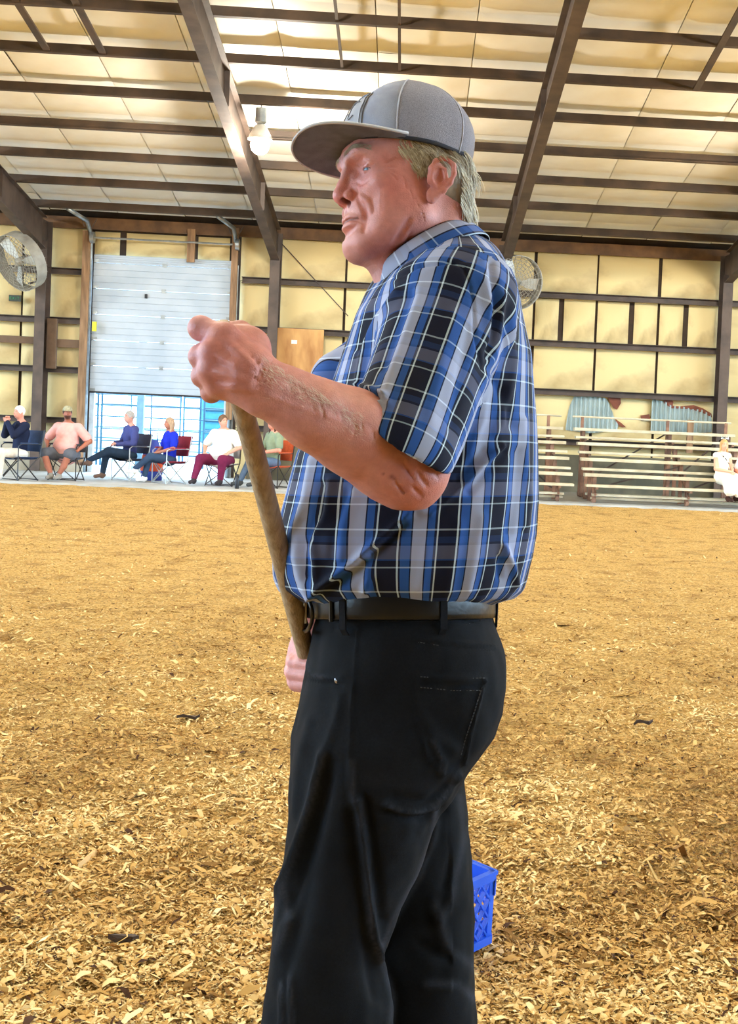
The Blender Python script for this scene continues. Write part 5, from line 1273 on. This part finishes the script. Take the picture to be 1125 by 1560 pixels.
# ---- bleachers
m_alu = mat('bleacher_aluminium', srgb(222, 214, 188), .45, .15, srgb(190, 180, 152), 3)
m_bfr = mat('bleacher_frame', srgb(164, 122, 98), .7, 0, srgb(116, 84, 68), 5)
def bleacher(xa, xb, frames, label, shift=0, bpx=880):
    t = thing('bleacher', label, 'bleacher', ((xa + xb) / 2, 24.3, .04)); o0 = np.array([(xa + xb) / 2, 24.3, .04])
    ys = [24.35 + .62 * k for k in range(4)]
    zs = [W(888 - 8 * k, [723, 699, 675, 653][k], ys[k])[2] for k in range(4)]
    zf = [W(884 - 8 * k, [739, 713.5, 688, 665][k], ys[k] - .28)[2] for k in range(4)]
    for k in range(4):
        MB().box(np.array([(xa + xb) / 2 - .07 * 0, ys[k], zs[k]]) - o0, (xb - xa, .24, .06)).build('seat_board', m_alu, t, bevel=.006)
        MB().box(np.array([(xa + xb) / 2, ys[k] - .28, zf[k]]) - o0, (xb - xa, .24, .048)).build('foot_board', m_alu, t, bevel=.006)
    zr = W(864, 634, ys[3] + .28)[2]
    mb = MB(); mb.tube([np.array([xa, ys[3] + .28, zr]) - o0, np.array([xb, ys[3] + .28, zr]) - o0], .022, 6); mb.build('guard_rail', m_alu, t)
    for X in frames:
        mb = MB()
        for k in range(4):
            mb.box(np.array([X, ys[k], (zs[k] + .04) / 2]) - o0, (.07, .05, zs[k] - .04)); mb.box(np.array([X, ys[k] - .12, zf[k] - .04]) - o0, (.05, .5, .05))
        mb.box(np.array([X, ys[3] + .28, (zr + .04) / 2]) - o0, (.06, .05, zr - .04))
        mb.beam(np.array([X, ys[0] - .1, .10]) - o0, np.array([X, ys[3] + .4, .10]) - o0, .06, .06)
        mb.beam(np.array([X, ys[0] - .2, .2]) - o0, np.array([X, ys[3] + .3, zs[3]]) - o0, .04, .05)
        mb.build('support_frame', m_bfr, t)
    for yy, zz in ((ys[0] - .12, .16), (ys[0] + .1, .09), (ys[1] + .2, .13)): MB().box(np.array([(xa + xb) / 2, yy, zz + .03]) - o0, (xb - xa - .3, .09, .04)).build('ground_rail', m_alu, t)
    for a, b in zip(frames[:-1], frames[1:]):
        MB().beam(np.array([a, ys[3] + .25, .3]) - o0, np.array([b, ys[3] + .25, zs[3]]) - o0, .03, .03).build('cross_brace', m_steel, t)
        MB().beam(np.array([a, ys[1], .25]) - o0, np.array([b, ys[1], zs[1] - .06]) - o0, .03, .03).build('cross_brace', m_steel, t)
    return zs, ys
XL = W(905, 760, 24.35)[0]
bz, by = bleacher(XL - .20, W(1119, 660, 26.2)[0], [XL, XL + 1.75, XL + 2.95], 'pale metal bleachers at the right with a girl seated on them')
XR = W(872, 720, 24.35)[0]
bleacher(XR - 3.0, XR, [XR - .26, XR - 1.5, XR - 2.8], 'shorter metal bleachers partly hidden behind the man\'s back')
# a lumber post and a hung cap behind the top row
p0, p1 = W(1052, 640, D - .05), W(1050, 720, D - .05)
t_ = MB(); t_.box((p0[0], D - .1, (p0[2] + 1.0) / 2), (.13, .09, p0[2] - 1.0)); t_.build('timber_stud', m_wood, wall)

# ---- yard seen through the open door
m_pipe = mat('corral_pipe', srgb(52, 92, 110), .5, .1, srgb(40, 76, 96), 3)
def corral(x0, x1, y, h, label, n=6):
    t = thing('corral_panel', label, 'fence', ((x0 + x1) / 2, y, 0)); hw_ = (x1 - x0) / 2
    for s_ in (-1, 1): MB().tube([(s_ * hw_, 0, -.03), (s_ * hw_, 0, h)], .03, 6).build('post', m_pipe, t)
    for k in range(n): MB().tube([(-hw_, 0, .3 + (h - .34) * k / (n - 1)), (hw_, 0, .3 + (h - .34) * k / (n - 1))], .022, 6).build('rail', m_pipe, t)
    MB().tube([(0, 0, .3), (0, 0, h - .04)], .02, 6).build('stay', m_pipe, t)
dx0, dx1 = DX0, DX1
for i, (a, b, y, h) in enumerate(((-10.6, -8.0, D + 6, 1.9), (-7.9, -5.4, D + 6, 1.9), (-5.3, -2.8, D + 6, 1.9), (-9.4, -6.6, D + 10, 2.2), (-6.5, -3.6, D + 10, 2.2))):
    corral(a, b, y, h, ['pipe corral panel outside the door, left of the near row', 'pipe corral panel outside the door, middle of the near row', 'pipe corral panel outside the door, right of the near row', 'taller pipe corral panel of the far row, left one', 'taller pipe corral panel of the far row, right one'][i], 6 if i < 3 else 7)
t = thing('canopy_post', 'white square post of the lean-to outside the overhead door', 'post', (W(214, 640, D + 3)[0], D + 3, 0)); MB().box((0, 0, 1.75), (.16, .16, 3.5)).build('shaft', mat('white_paint', srgb(120, 150, 164), .6), t); MB().box((0, 0, .06), (.3, .3, .12)).build('footing', m_conc, t)
t = thing('stock_trailer', 'pale blue stock trailer parked in the yard beyond the pipe panels', 'trailer', (-4.2, D + 14, 0))
m_tr = mat('trailer_blue', srgb(44, 112, 140), .5, 0); m_tr2 = mat('trailer_dark', srgb(24, 60, 80), .5)
MB().box((0, 0, 1.35), (4.6, 2.0, 1.7)).build('body', m_tr, t, bevel=.08)
for k in range(4): MB().box((0, -1.02, .9 + .33 * k), (4.4, .04, .08)).build('slat', m_tr2, t)
for x in (-.5, .5): MB().lathe([(0, -.1), (.36, -.1), (.36, .1), (0, .1)], 18, (x, -1.0, .38), rotx(math.pi / 2)).build('wheel', mat('tyre', srgb(40, 42, 46), .8), t)
t = thing('white_shed', 'white metal shed standing in the bright yard left of the panels', 'shed', (-13.2, D + 12, 0))
MB().box((0, 0, 1.6), (4.5, 3, 3.2)).build('walls', mat('shed_white', srgb(240, 244, 246), .6), t); mb = MB(); mb.prism([(-2.5, -1.7, 3.2), (2.5, -1.7, 3.2), (2.5, 0, 3.9), (-2.5, 0, 3.9)], (0, 0, 1), .06); mb.prism([(-2.5, 1.7, 3.2), (2.5, 1.7, 3.2), (2.5, 0, 3.9), (-2.5, 0, 3.9)], (0, 0, 1), .06); mb.build('roof', mat('shed_roof', srgb(200, 214, 220), .5), t)
# ================================================================= spectators
def seg_field(pts, m, h): 
    P = np.array(pts); return Field(P.min(0) - m, P.max(0) + m, h)
m_cloth = tinted('spectator_cloth', .85, 0, .10, 14, .3, 60, .2); m_skin2 = tinted('spectator_skin', .55, 0, .06, 30, 0, 60, .3); m_hair2 = tinted('spectator_hair', .6, 0, .15, 60, .3, 120, .3)
def spectator(label, loc, rz, cloth, legs, hair, skin=(206, 140, 118), shirt=(200, 200, 200), pants=(60, 70, 90), shoes=(60, 60, 60), kneeL=(-.14, .42, .50), footL=(-.15, .45, .05), kneeR=(.14, .42, .50), footR=(.15, .45, .05),
              elbL=(-.27, .06, .72), handL=(-.16, .30, .60), elbR=(.27, .06, .72), handR=(.16, .30, .60), girth=1.0, headdir=0.0, headz=0, hip=.50, shorts=False, sleeve='short', cap=None, beard=None, extra=None, group=None, lean=0.0, s=1.0):
    t = thing('person', label, 'person', tuple(loc), rz, group)
    g = girth; V3 = lambda p: np.array(p, float) * s
    hp = V3((0, 0, hip)); ch = V3((0, lean * .6, hip + .36)); sh = V3((0, lean, hip + .52)); nk = V3((0, lean + .02, hip + .60)); hd = V3((0, lean + .05, hip + .72 + headz))
    fwd = rotz(headdir)
    def put(name, fl, m_, tint, sm=1, par=t):
        v, q = fl.mesh(); v = smoothV(v, q, sm, .5); n = np.tile(np.array(srgb(*tint)[:3]) if not callable(tint) else [0, 0, 0], (len(v), 1))
        if callable(tint): n = tint(v)
        me = npmesh(name, v, q); color_attr(me, n); return link(name, me, m_, par, smooth=True)
    eL, eR, aL, aR, kL, kR, fL, fR = [V3(p) for p in (elbL, elbR, handL, handR, kneeL, kneeR, footL, footR)]
    sL, sR = sh + V3((-.17 * (1 + (g - 1) * .4), 0, -.04)), sh + V3((.17 * (1 + (g - 1) * .4), 0, -.04))
    # body
    f = seg_field([hd, aL, aR, eL, eR, fL, fR, nk, hp], .17, .0095)
    f.ell(hd, V3((.074, .092, .112)), fwd, k=0); f.ell(hd + fwd @ V3((0, .035, -.055)), V3((.052, .055, .060)), fwd, k=.03)
    f.cone(hd + fwd @ V3((0, .088, .01)), hd + fwd @ V3((0, .108, -.022)), .010, .015, k=.012); f.ell(hd + fwd @ V3((0, .090, -.058)), V3((.026, .012, .012)), fwd, k=.012)
    for s_ in (-1, 1): f.ell(hd + fwd @ V3((s_ * .076, -.005, -.01)), V3((.012, .018, .030)), fwd, k=.006); f.ell(hd + fwd @ V3((s_ * .030, .098, .014)), .012, k=.012, op='s')
    f.cone(nk + V3((0, -.01, -.05)), hd - V3((0, .02, .05)), .055 * s * (1 + (g - 1) * .4), .052 * s, k=.03); f.ell(sh, V3((.15, .08, .08)), k=.03)
    for sp_, e_, a_ in ((sL, eL, aL), (sR, eR, aR)):
        f.cone(sp_, e_, .05 * s * (g ** .5), .042 * s * (g ** .5), k=.02); f.cone(e_, a_, .042 * s * (g ** .5), .028 * s, k=.02)
        d = a_ - e_; d /= np.linalg.norm(d); sd = np.cross(d, [0, 0, 1.]); sd /= np.linalg.norm(sd) + 1e-6; f.ell(a_ + d * .045 * s, V3((.038, .038, .030)), k=.012)
        for q in range(4): o_ = (q - 1.5) * .019 * s; f.chain([a_ + d * .07 * s + sd * o_, a_ + d * .115 * s + sd * o_ - V3((0, 0, .008)), a_ + d * (.140 - .008 * abs(q - 1.4)) * s + sd * o_ - V3((0, 0, .026))], .0105 * s, k=.003)
        f.chain([a_ + d * .02 * s - sd * .03 * s, a_ + d * .06 * s - sd * .052 * s], .0125 * s, k=.008)
    if shorts:
        for k_, f_ in ((kL, fL), (kR, fR)): f.cone(k_, k_ * .45 + f_ * .55, .062 * s, .058 * s, k=.02); f.cone(k_ * .45 + f_ * .55, f_ + V3((0, 0, .06)), .058 * s, .038 * s, k=.02)
    def tb(v):
        c = np.tile(np.array(srgb(*skin)[:3]), (len(v), 1)); loc_ = (v - hd) @ fwd / s
        c = mixc(c, srgb(190, 104, 90), gauss(loc_, (0, .1, -.058), (.024, .03, .007)) * .7)
        for s_ in (-1, 1):
            c = mixc(c, srgb(50, 40, 38), gauss(loc_, (s_ * .030, .088, .016), (.016, .03, .008)) * .8); c = mixc(c, srgb(100, 76, 60), gauss(loc_, (s_ * .030, .088, .036), (.020, .03, .005)) * .6)
        if beard: c = mixc(c, srgb(*beard), np.clip(gauss(loc_, (0, .07, -.085), (.075, .07, .040)) * 1.6, 0, 1) * (loc_[:, 2] < -.035) * .9)
        return c
    body = put('body', f, m_skin2, tb)
    # shirt
    f = seg_field([hp, sL, sR, eL, eR, sh], .26 * g, .011)
    f.cone(hp + V3((0, .02, .0)), ch, .155 * s * g, .150 * s * (g ** .8), k=0, flat=((0, 1, 0), .82 if g < 1.2 else 1)); f.cone(ch, sh - V3((0, 0, .02)), .150 * s * (g ** .8), .10 * s, k=.05)
    if g > 1.2: f.ell(hp + V3((0, .10, .13)), V3((.22, .20, .17)), k=.06)
    for sp_, e_, a_ in ((sL, eL, aL), (sR, eR, aR)):
        f.cone(sh + V3((0, 0, -.02)), sp_, .07 * s, .072 * s * (g ** .4), k=.04)
        if sleeve == 'short': f.cone(sp_, sp_ * .25 + e_ * .75, .073 * s * (g ** .4), .072 * s * (g ** .5), k=.03)
        elif sleeve == 'long': f.cone(sp_, e_, .070 * s * (g ** .4), .060 * s * (g ** .5), k=.03); f.cone(e_, a_, .060 * s * (g ** .5), .045 * s, k=.02)
    sV_ = lambda v: np.array(srgb(*shirt)[:3])[None] * (1 + .10 * vnoise(v, 9, 3) + .06 * vnoise(v, 24, 4))[:, None]
    sh_o = put('shirt', f, m_cloth, sV_, 2)
    # trousers
    f = seg_field([hp, kL, kR, fL, fR], .20 * g, .011)
    f.ell(hp + V3((0, .03, -.03)), V3((.17 * g, .16 * g, .12)), k=0)
    for s_, k_, f_ in ((-1, kL, fL), (1, kR, fR)):
        f.cone(hp + V3((s_ * .09 * g, .04, -.02)), k_ if not shorts else hp * .02 + k_ * .98, .098 * s * g, .078 * s * (g ** .7), k=.04)
        if not shorts: f.cone(k_, f_ + V3((0, -.01, .07)), .074 * s * (g ** .7), .052 * s * (g ** .3), k=.03)
    pV = lambda v: np.array(srgb(*pants)[:3])[None] * (1 + .14 * vnoise(v, 10, 5) + .08 * vnoise(v, 30, 6))[:, None]
    put('trousers' if not shorts else 'shorts', f, m_cloth, pV, 2)
    # shoes
    for k_, f_, nm in ((kL, fL, 'L'), (kR, fR, 'R')):
        d = f_ - k_; d[2] = 0; d = np.array([0, 1., 0]) if np.linalg.norm(d) < .18 or d[1] < 0 else d / np.linalg.norm(d)
        f = seg_field([f_, f_ + d * .2], .1, .009); f.cone(f_ + V3((0, 0, .02)) - d * .03, f_ + d * .14 * s - V3((0, 0, .005)), .042 * s, .036 * s, k=0); f.cone(f_ + V3((0, 0, .05)), f_ + V3((0, 0, .0)), .046 * s, .045 * s, k=.02)
        fl = f.lo; sl = f_[2] - .045 * s; A = np.clip(sl - f.ax[2], -1, 1)[None, None, :]; f.F = np.maximum(f.F, A.astype(np.float32))
        put('shoe', f, m_cloth, shoes)
    # hair
    if hair:
        col, ln = hair; f = seg_field([hd, hd - V3((0, 0, ln))], .16, .0085)
        f.ell(hd + fwd @ V3((0, -.012, .022)), V3((.086, .098, .104)), fwd, k=0)
        if ln > .1: f.cone(hd + fwd @ V3((0, -.055, -.02)), hd + fwd @ V3((0, -.06, -ln)), .070 * s, .040 * s, k=.03); f.cone(hd + fwd @ V3((-.065, -.01, -.0)), hd + fwd @ V3((-.08, .0, -ln)), .028 * s, .02 * s, k=.03); f.cone(hd + fwd @ V3((.065, -.01, -.0)), hd + fwd @ V3((.08, .0, -ln)), .028 * s, .02 * s, k=.03)
        f.ell(hd + fwd @ V3((0, .085, -.04)), V3((.062, .075, .095)), fwd, k=.012, op='s')
        put('hair', f, m_hair2, lambda v: np.array(srgb(*col)[:3])[None] * (1 + .25 * vnoise(v * [1, 1, .25], 110, 7))[:, None])
    if cap:
        f = seg_field([hd + V3((0, 0, .1))], .26, .0085); f.ell(hd + fwd @ V3((0, -.005, .035)), V3((.090, .104, .098)), fwd, k=0); f.ell(hd + fwd @ V3((0, 0, -.085)), V3((.2, .2, .125)), k=.004, op='s'); f.ell(hd + fwd @ V3((0, .125, .045)), V3((.075, .075, .010)), fwd @ rotx(-.15), k=.006)
        put('cap', f, m_cloth, lambda v: np.array(srgb(*cap)[:3])[None] * (1 + .3 * vnoise(v, 50, 7))[:, None])
    if extra: extra(t, hd, fwd, hp, ch, sh, s)
    return t
def chair(label, loc, rz, fabric, frame_c, metal=0, arms=True, back=True, group=None):
    t = thing('folding_chair', label, 'chair', tuple(loc), rz, group)
    mf = mat('chair_fabric_%d_%d_%d' % fabric, srgb(*fabric), .85, 0, None, 20); mm = mat('chair_frame_%d_%d_%d' % frame_c, srgb(*frame_c), .4, metal)
    for sx in (-.26, .26):
        for a, b in (((sx, -.20, .0), (sx, .22, .44)), ((sx, .22, .0), (sx, -.22, .44))): MB().tube([a, b], .011, 6).build('leg', mm, t)
        MB().tube([(sx, -.22, .42), (sx, -.30, .92)], .011, 6).build('back_post', mm, t)
        if arms: MB().tube([(sx, .22, .0), (sx, .22, .62), (sx, .16, .66), (sx, -.24, .66)], .011, 6).build('arm_tube', mm, t); MB().box((sx, 0, .672), (.05, .34, .02)).build('armrest', mf, t)
    for y in (-.20, .22): MB().tube([(-.26, y, .02), (.26, y, .02)], .010, 6).build('cross_tube', mm, t); 
    MB().tube([(-.26, .22, .02), (.26, .22, .42)], .009, 6).build('cross_tube', mm, t); MB().tube([(.26, .22, .02), (-.26, .22, .42)], .009, 6).build('cross_tube', mm, t)
    v = [(x, y, .43 - .05 * (1 - (x / .26) ** 2)) for y in (-.23, 0, .23) for x in (-.26, -.13, 0, .13, .26)]; fs = [(j * 5 + i, j * 5 + i + 1, j * 5 + i + 6, j * 5 + i + 5) for j in range(2) for i in range(4)]
    m1 = MB(); m1.add(v, fs); o = m1.build('seat', mf, t, smooth=True); o.modifiers.new('thickness', 'SOLIDIFY').thickness = .012
    if back:
        v = [(x, -.245 - .08 * (z - .55) / .35 - .03 * (1 - (x / .26) ** 2), z) for z in (.52, .72, .90) for x in (-.26, -.13, 0, .13, .26)]
        m1 = MB(); m1.add(v, fs); o = m1.build('backrest', mf, t, smooth=True); o.modifiers.new('thickness', 'SOLIDIFY').thickness = .012
    return t
AZ = .04
def seat_at(px, py): return G(px, py, AZ)
deg = math.radians
def gr(px, py): p = G(px, py, AZ); return np.array([p[0], p[1], AZ])
# rz: 0 faces away (+y); pi faces the camera; pi/2 faces left
p = gr(22, 733) + [-.04, .45, 0]
chair('black folding chair at the left edge under the white-haired woman', p, deg(140), (40, 60, 96), (60, 62, 66), .5)
spectator('white-haired person in a navy top at the left edge, hands raised to the mouth', p, deg(130), 0, 0, ((226, 226, 222), .04), (214, 150, 132), (26, 34, 60), (224, 218, 206), (200, 200, 200), handR=(.03, .26, 1.05), elbR=(.20, .22, .80), handL=(-.02, .27, 1.03), elbL=(-.2, .22, .80), sleeve='long', headdir=.2)
p = gr(92, 733) + [0, .42, 0]
chair('dark folding chair under the heavy man in the pink shirt', p, deg(172), (70, 72, 78), (52, 50, 50), .3)
spectator('heavy bearded man in a cap, pink shirt and grey shorts, hands on hips', p, deg(168), 0, 0, ((70, 54, 44), .02), (172, 108, 86), (236, 176, 170), (98, 102, 112), (150, 146, 138), girth=1.42, shorts=True, cap=(168, 164, 136), beard=(60, 42, 34), headz=.03,
          elbL=(-.42, -.02, .74), handL=(-.30, .16, .58), elbR=(.42, -.02, .74), handR=(.30, .16, .58), kneeL=(-.24, .42, .50), kneeR=(.24, .42, .50), footL=(-.08, .46, .07), footR=(.07, .47, .07), headdir=.55)
p = gr(190, 733) + [.0, .42, 0]
chair('white-framed camp chair with a red panel under the grey-haired person in the purple jacket', p, deg(140), (64, 68, 92), (206, 216, 222), .3)
spectator('grey-haired person in a slate purple jacket sitting with legs crossed', p, deg(126), 0, 0, ((168, 164, 160), .03), (212, 160, 146), (72, 80, 140), (44, 62, 84), (120, 96, 84), sleeve='long', kneeL=(-.05, .46, .56), footL=(.10, .78, .30), kneeR=(.10, .44, .50), footR=(.12, .50, .07), handL=(-.02, .28, .68), handR=(.04, .30, .70), headdir=.15)
p = gr(250, 738) + [.02, .42, 0]
chair('camp chair with a maroon back under the woman in the royal blue shirt', p, deg(130), (150, 40, 66), (190, 200, 206), .3)
spectator('long-haired woman in a royal blue shirt and jeans sitting with legs crossed in white shoes', p, deg(124), 0, 0, ((176, 150, 124), .24), (178, 120, 100), (30, 50, 196), (52, 72, 100), (236, 238, 238), kneeL=(-.05, .44, .54), footL=(.10, .70, .22), kneeR=(.08, .42, .50), footR=(.10, .50, .07), handL=(-.02, .28, .62), handR=(.06, .30, .60), headdir=.1, s=.93)
p = gr(333, 742) + [.0, .45, 0]
chair('plain chair under the person in the white shirt and maroon trousers', p, deg(170), (180, 176, 180), (70, 66, 66), .3, arms=False)
spectator('short-haired person in a white shirt, maroon trousers and dark boots looking left', p, deg(162), 0, 0, ((110, 84, 64), .04), (212, 160, 138), (240, 240, 236), (112, 34, 70), (60, 54, 58), girth=1.32, kneeL=(-.20, .42, .50), kneeR=(.26, .40, .50), footL=(-.16, .42, .08), footR=(.32, .52, .08), handL=(-.22, .26, .62), handR=(.26, .24, .62), elbL=(-.34, .02, .74), elbR=(.36, .02, .74), headdir=.95, sleeve='short')
p = gr(410, 745) + [.02, .45, 0]
chair('black camp chair with an orange armrest under the woman in the sage green shirt', p, deg(150), (206, 92, 52), (50, 48, 48), .3)
spectator('woman with long brown hair in a sage green shirt behind the wooden handle', p, deg(128), 0, 0, ((74, 48, 38), .26), (222, 150, 128), (134, 150, 124), (90, 110, 136), (70, 74, 76), kneeL=(-.12, .44, .50), footL=(-.14, .48, .07), kneeR=(.12, .44, .50), footR=(.16, .62, .07), handL=(-.06, .32, .66), handR=(.05, .34, .66), headdir=.15)
p = gr(361, 744.5); t = thing('water_bottle', 'black insulated bottle standing on the concrete right of the maroon trousers', 'bottle', tuple(p))
MB().lathe([(0, 0), (.036, 0), (.038, .01), (.038, .19), (.034, .21), (.024, .225)], 18).build('flask', mat('bottle_black', srgb(28, 30, 34), .35), t, smooth=True); MB().lathe([(.024, .222), (.027, .226), (.027, .265), (0, .268)], 18).build('lid', mat('bottle_lid', srgb(16, 16, 18), .5), t)
p = W(232, 697, gr(230, 735)[1] + .9); p[2] = AZ; t = thing('tote_bag', 'orange and blue cloth bag on the concrete between the purple jacket and the blue shirt', 'bag', tuple(p))
m1 = MB(); m1.lathe([(0, 0), (.20, .0), (.22, .2), (.17, .62), (.10, .78), (0, .80)], 10); o = m1.build('sack', mat('bag_blue', srgb(70, 90, 190), .8), t, smooth=True); MB().lathe([(.225, .18), (.215, .35), (.19, .5)], 10).build('orange_band', mat('bag_orange', srgb(232, 96, 60), .8), t, smooth=True)
MB().tube([(-.1, 0, .74), (-.08, 0, .92), (.08, 0, .92), (.1, 0, .74)], .012, 6).build('strap', mat('bag_blue', (0, 0, 0, 1)), t)
# girl with a sash on the bleachers
def sash(t, hd, fwd, hp, ch, sh, s):
    pts = []
    for i in range(15):
        a = i / 14; c = sh * (1 - a) + (hp + np.array([0, 0, .10])) * a; r_ = .12 * s + .05 * s * math.sin(a * 3.1); x = (.13 - .27 * a) * s; y = math.sqrt(max(0, 1 - (x / (.175 * s)) ** 2)) * (r_ + .028 * s) + c[1]; z = sh[2] - .0 - (sh[2] - hp[2] - .10) * a * .86
        pts.append((x, y, z))
    n = np.array([.45, 0, .6]) * .055 * s
    m1 = MB(); v = [tuple(np.array(p) - n) for p in pts] + [tuple(np.array(p) + n) for p in pts]; k = len(pts); m1.add(v, [(i, i + 1, k + i + 1, k + i) for i in range(k - 1)]); o = m1.build('sash', mat('sash_white', srgb(246, 244, 236), .6), t, smooth=True); o.modifiers.new('thickness', 'SOLIDIFY').thickness = .004
    for s_ in (-1, 1):
        m1 = MB(); v = [tuple(np.array(p) + n * s_ * .78 + [0, .005, 0]) for p in pts] + [tuple(np.array(p) + n * s_ * 1.08 + [0, .005, 0]) for p in pts]; m1.add(v, [(i, i + 1, k + i + 1, k + i) for i in range(k - 1)]); m1.build('sash_border', mat('sash_black', srgb(20, 20, 24), .6), o)
    m1 = MB()
    for i in (2, 4, 5, 7, 8, 10):
        c = np.array(pts[i]) + [0, .007, 0]; d = np.array(pts[i + 1]) - np.array(pts[i]); m1.beam(c - n * .5, c + n * .45 + d * .15, .004, .028 * s, d); m1.beam(c + d * .1 - n * .4, c + d * .6 + n * .4, .004, .016 * s, d)
    m1.build('sash_lettering', mat('sash_black', (0, 0, 0, 1)), o, kind='stuff')
    f = Field((-.34, -.22, hp[2] - .42), (.34, .62, hp[2] + .16), .011); f.ell((0, .02, hp[2] + .02), (.16, .14, .11), k=0)
    f.cone((0, .10, hp[2]), (-.16, .42, hp[2] - .04), .13, .12, k=.05); f.cone((0, .10, hp[2]), (.16, .42, hp[2] - .04), .13, .12, k=.05); f.cone((-.16, .42, hp[2] - .05), (-.20, .46, hp[2] - .22), .115, .13, k=.05); f.cone((.14, .42, hp[2] - .05), (.16, .48, hp[2] - .20), .115, .12, k=.05); f.cone((0, .44, hp[2] - .1), (0, .50, hp[2] - .28), .09, .06, k=.05)
    v_, q_ = f.mesh(); me = npmesh('skirt', smoothV(v_, q_, 2), q_); color_attr(me, np.tile(np.array(srgb(250, 246, 232)[:3]), (len(me.vertices), 1))); link('skirt', me, m_cloth, t, smooth=True)
    m1 = MB()
    for i in range(7): a = math.pi * (.15 + .7 * i / 6); b = fwd @ np.array([math.cos(a) * .075, math.sin(a) * .06, .105]); m1.lathe([(.008, 0), (0, .045 if i % 2 else .065)], 5, hd + b)
    m1.build('tiara', mat('tiara_metal', srgb(230, 226, 210), .25, .8), t)
gz = bz[0]
p = W(1100, 712, by[0] - .02); p = np.array([p[0], by[0] - .02, gz - .44])
spectator('girl in a white dress with a black-edged sash and tiara sitting on the bleachers', p, deg(205), 0, 0, ((214, 170, 112), .14), (232, 176, 146), (250, 246, 234), (250, 246, 232), (70, 46, 40), s=.86, hip=.57, sleeve='none', extra=sash, shorts=True, headdir=-.35, kneeL=(-.12, .40, .54), kneeR=(.12, .40, .54), footL=(-.10, .40, .12), footR=(.12, .42, .12), handL=(-.03, .34, .70), handR=(.05, .34, .72), elbL=(-.22, .08, .76), elbR=(.22, .08, .76))
def bow(t, hd, fwd, hp, ch, sh, s):
    f = Field(hd + [-.25, -.25, -.15], hd + [.25, .25, .25], .010)
    for s_ in (-1, 1): f.ell(hd + np.array([s_ * .075, .05, .07]), (.075, .035, .055), roty(s_ * .5), k=0); f.cone(hd + np.array([s_ * .02, .05, .05]), hd + np.array([s_ * .07, .06, -.06]), .022, .035, k=.01)
    v_, q_ = f.mesh(); me = npmesh('bow', v_, q_); color_attr(me, np.tile(np.array(srgb(240, 124, 150)[:3]), (len(me.vertices), 1))); link('bow', me, m_cloth, t, smooth=True)
p = W(1143, 700, by[0] - .02); p = np.array([p[0], by[0] - .02, gz - .44])
spectator('dark-haired person with a pink bow at the right edge beside the sash girl', p, deg(165), 0, 0, ((40, 30, 30), .20), (206, 134, 108), (236, 230, 234), (140, 96, 70), (60, 50, 46), s=.88, hip=.56, headdir=.5, extra=bow, kneeL=(-.12, .40, .54), kneeR=(.12, .40, .54), footL=(-.10, .40, .12), footR=(.12, .42, .12))
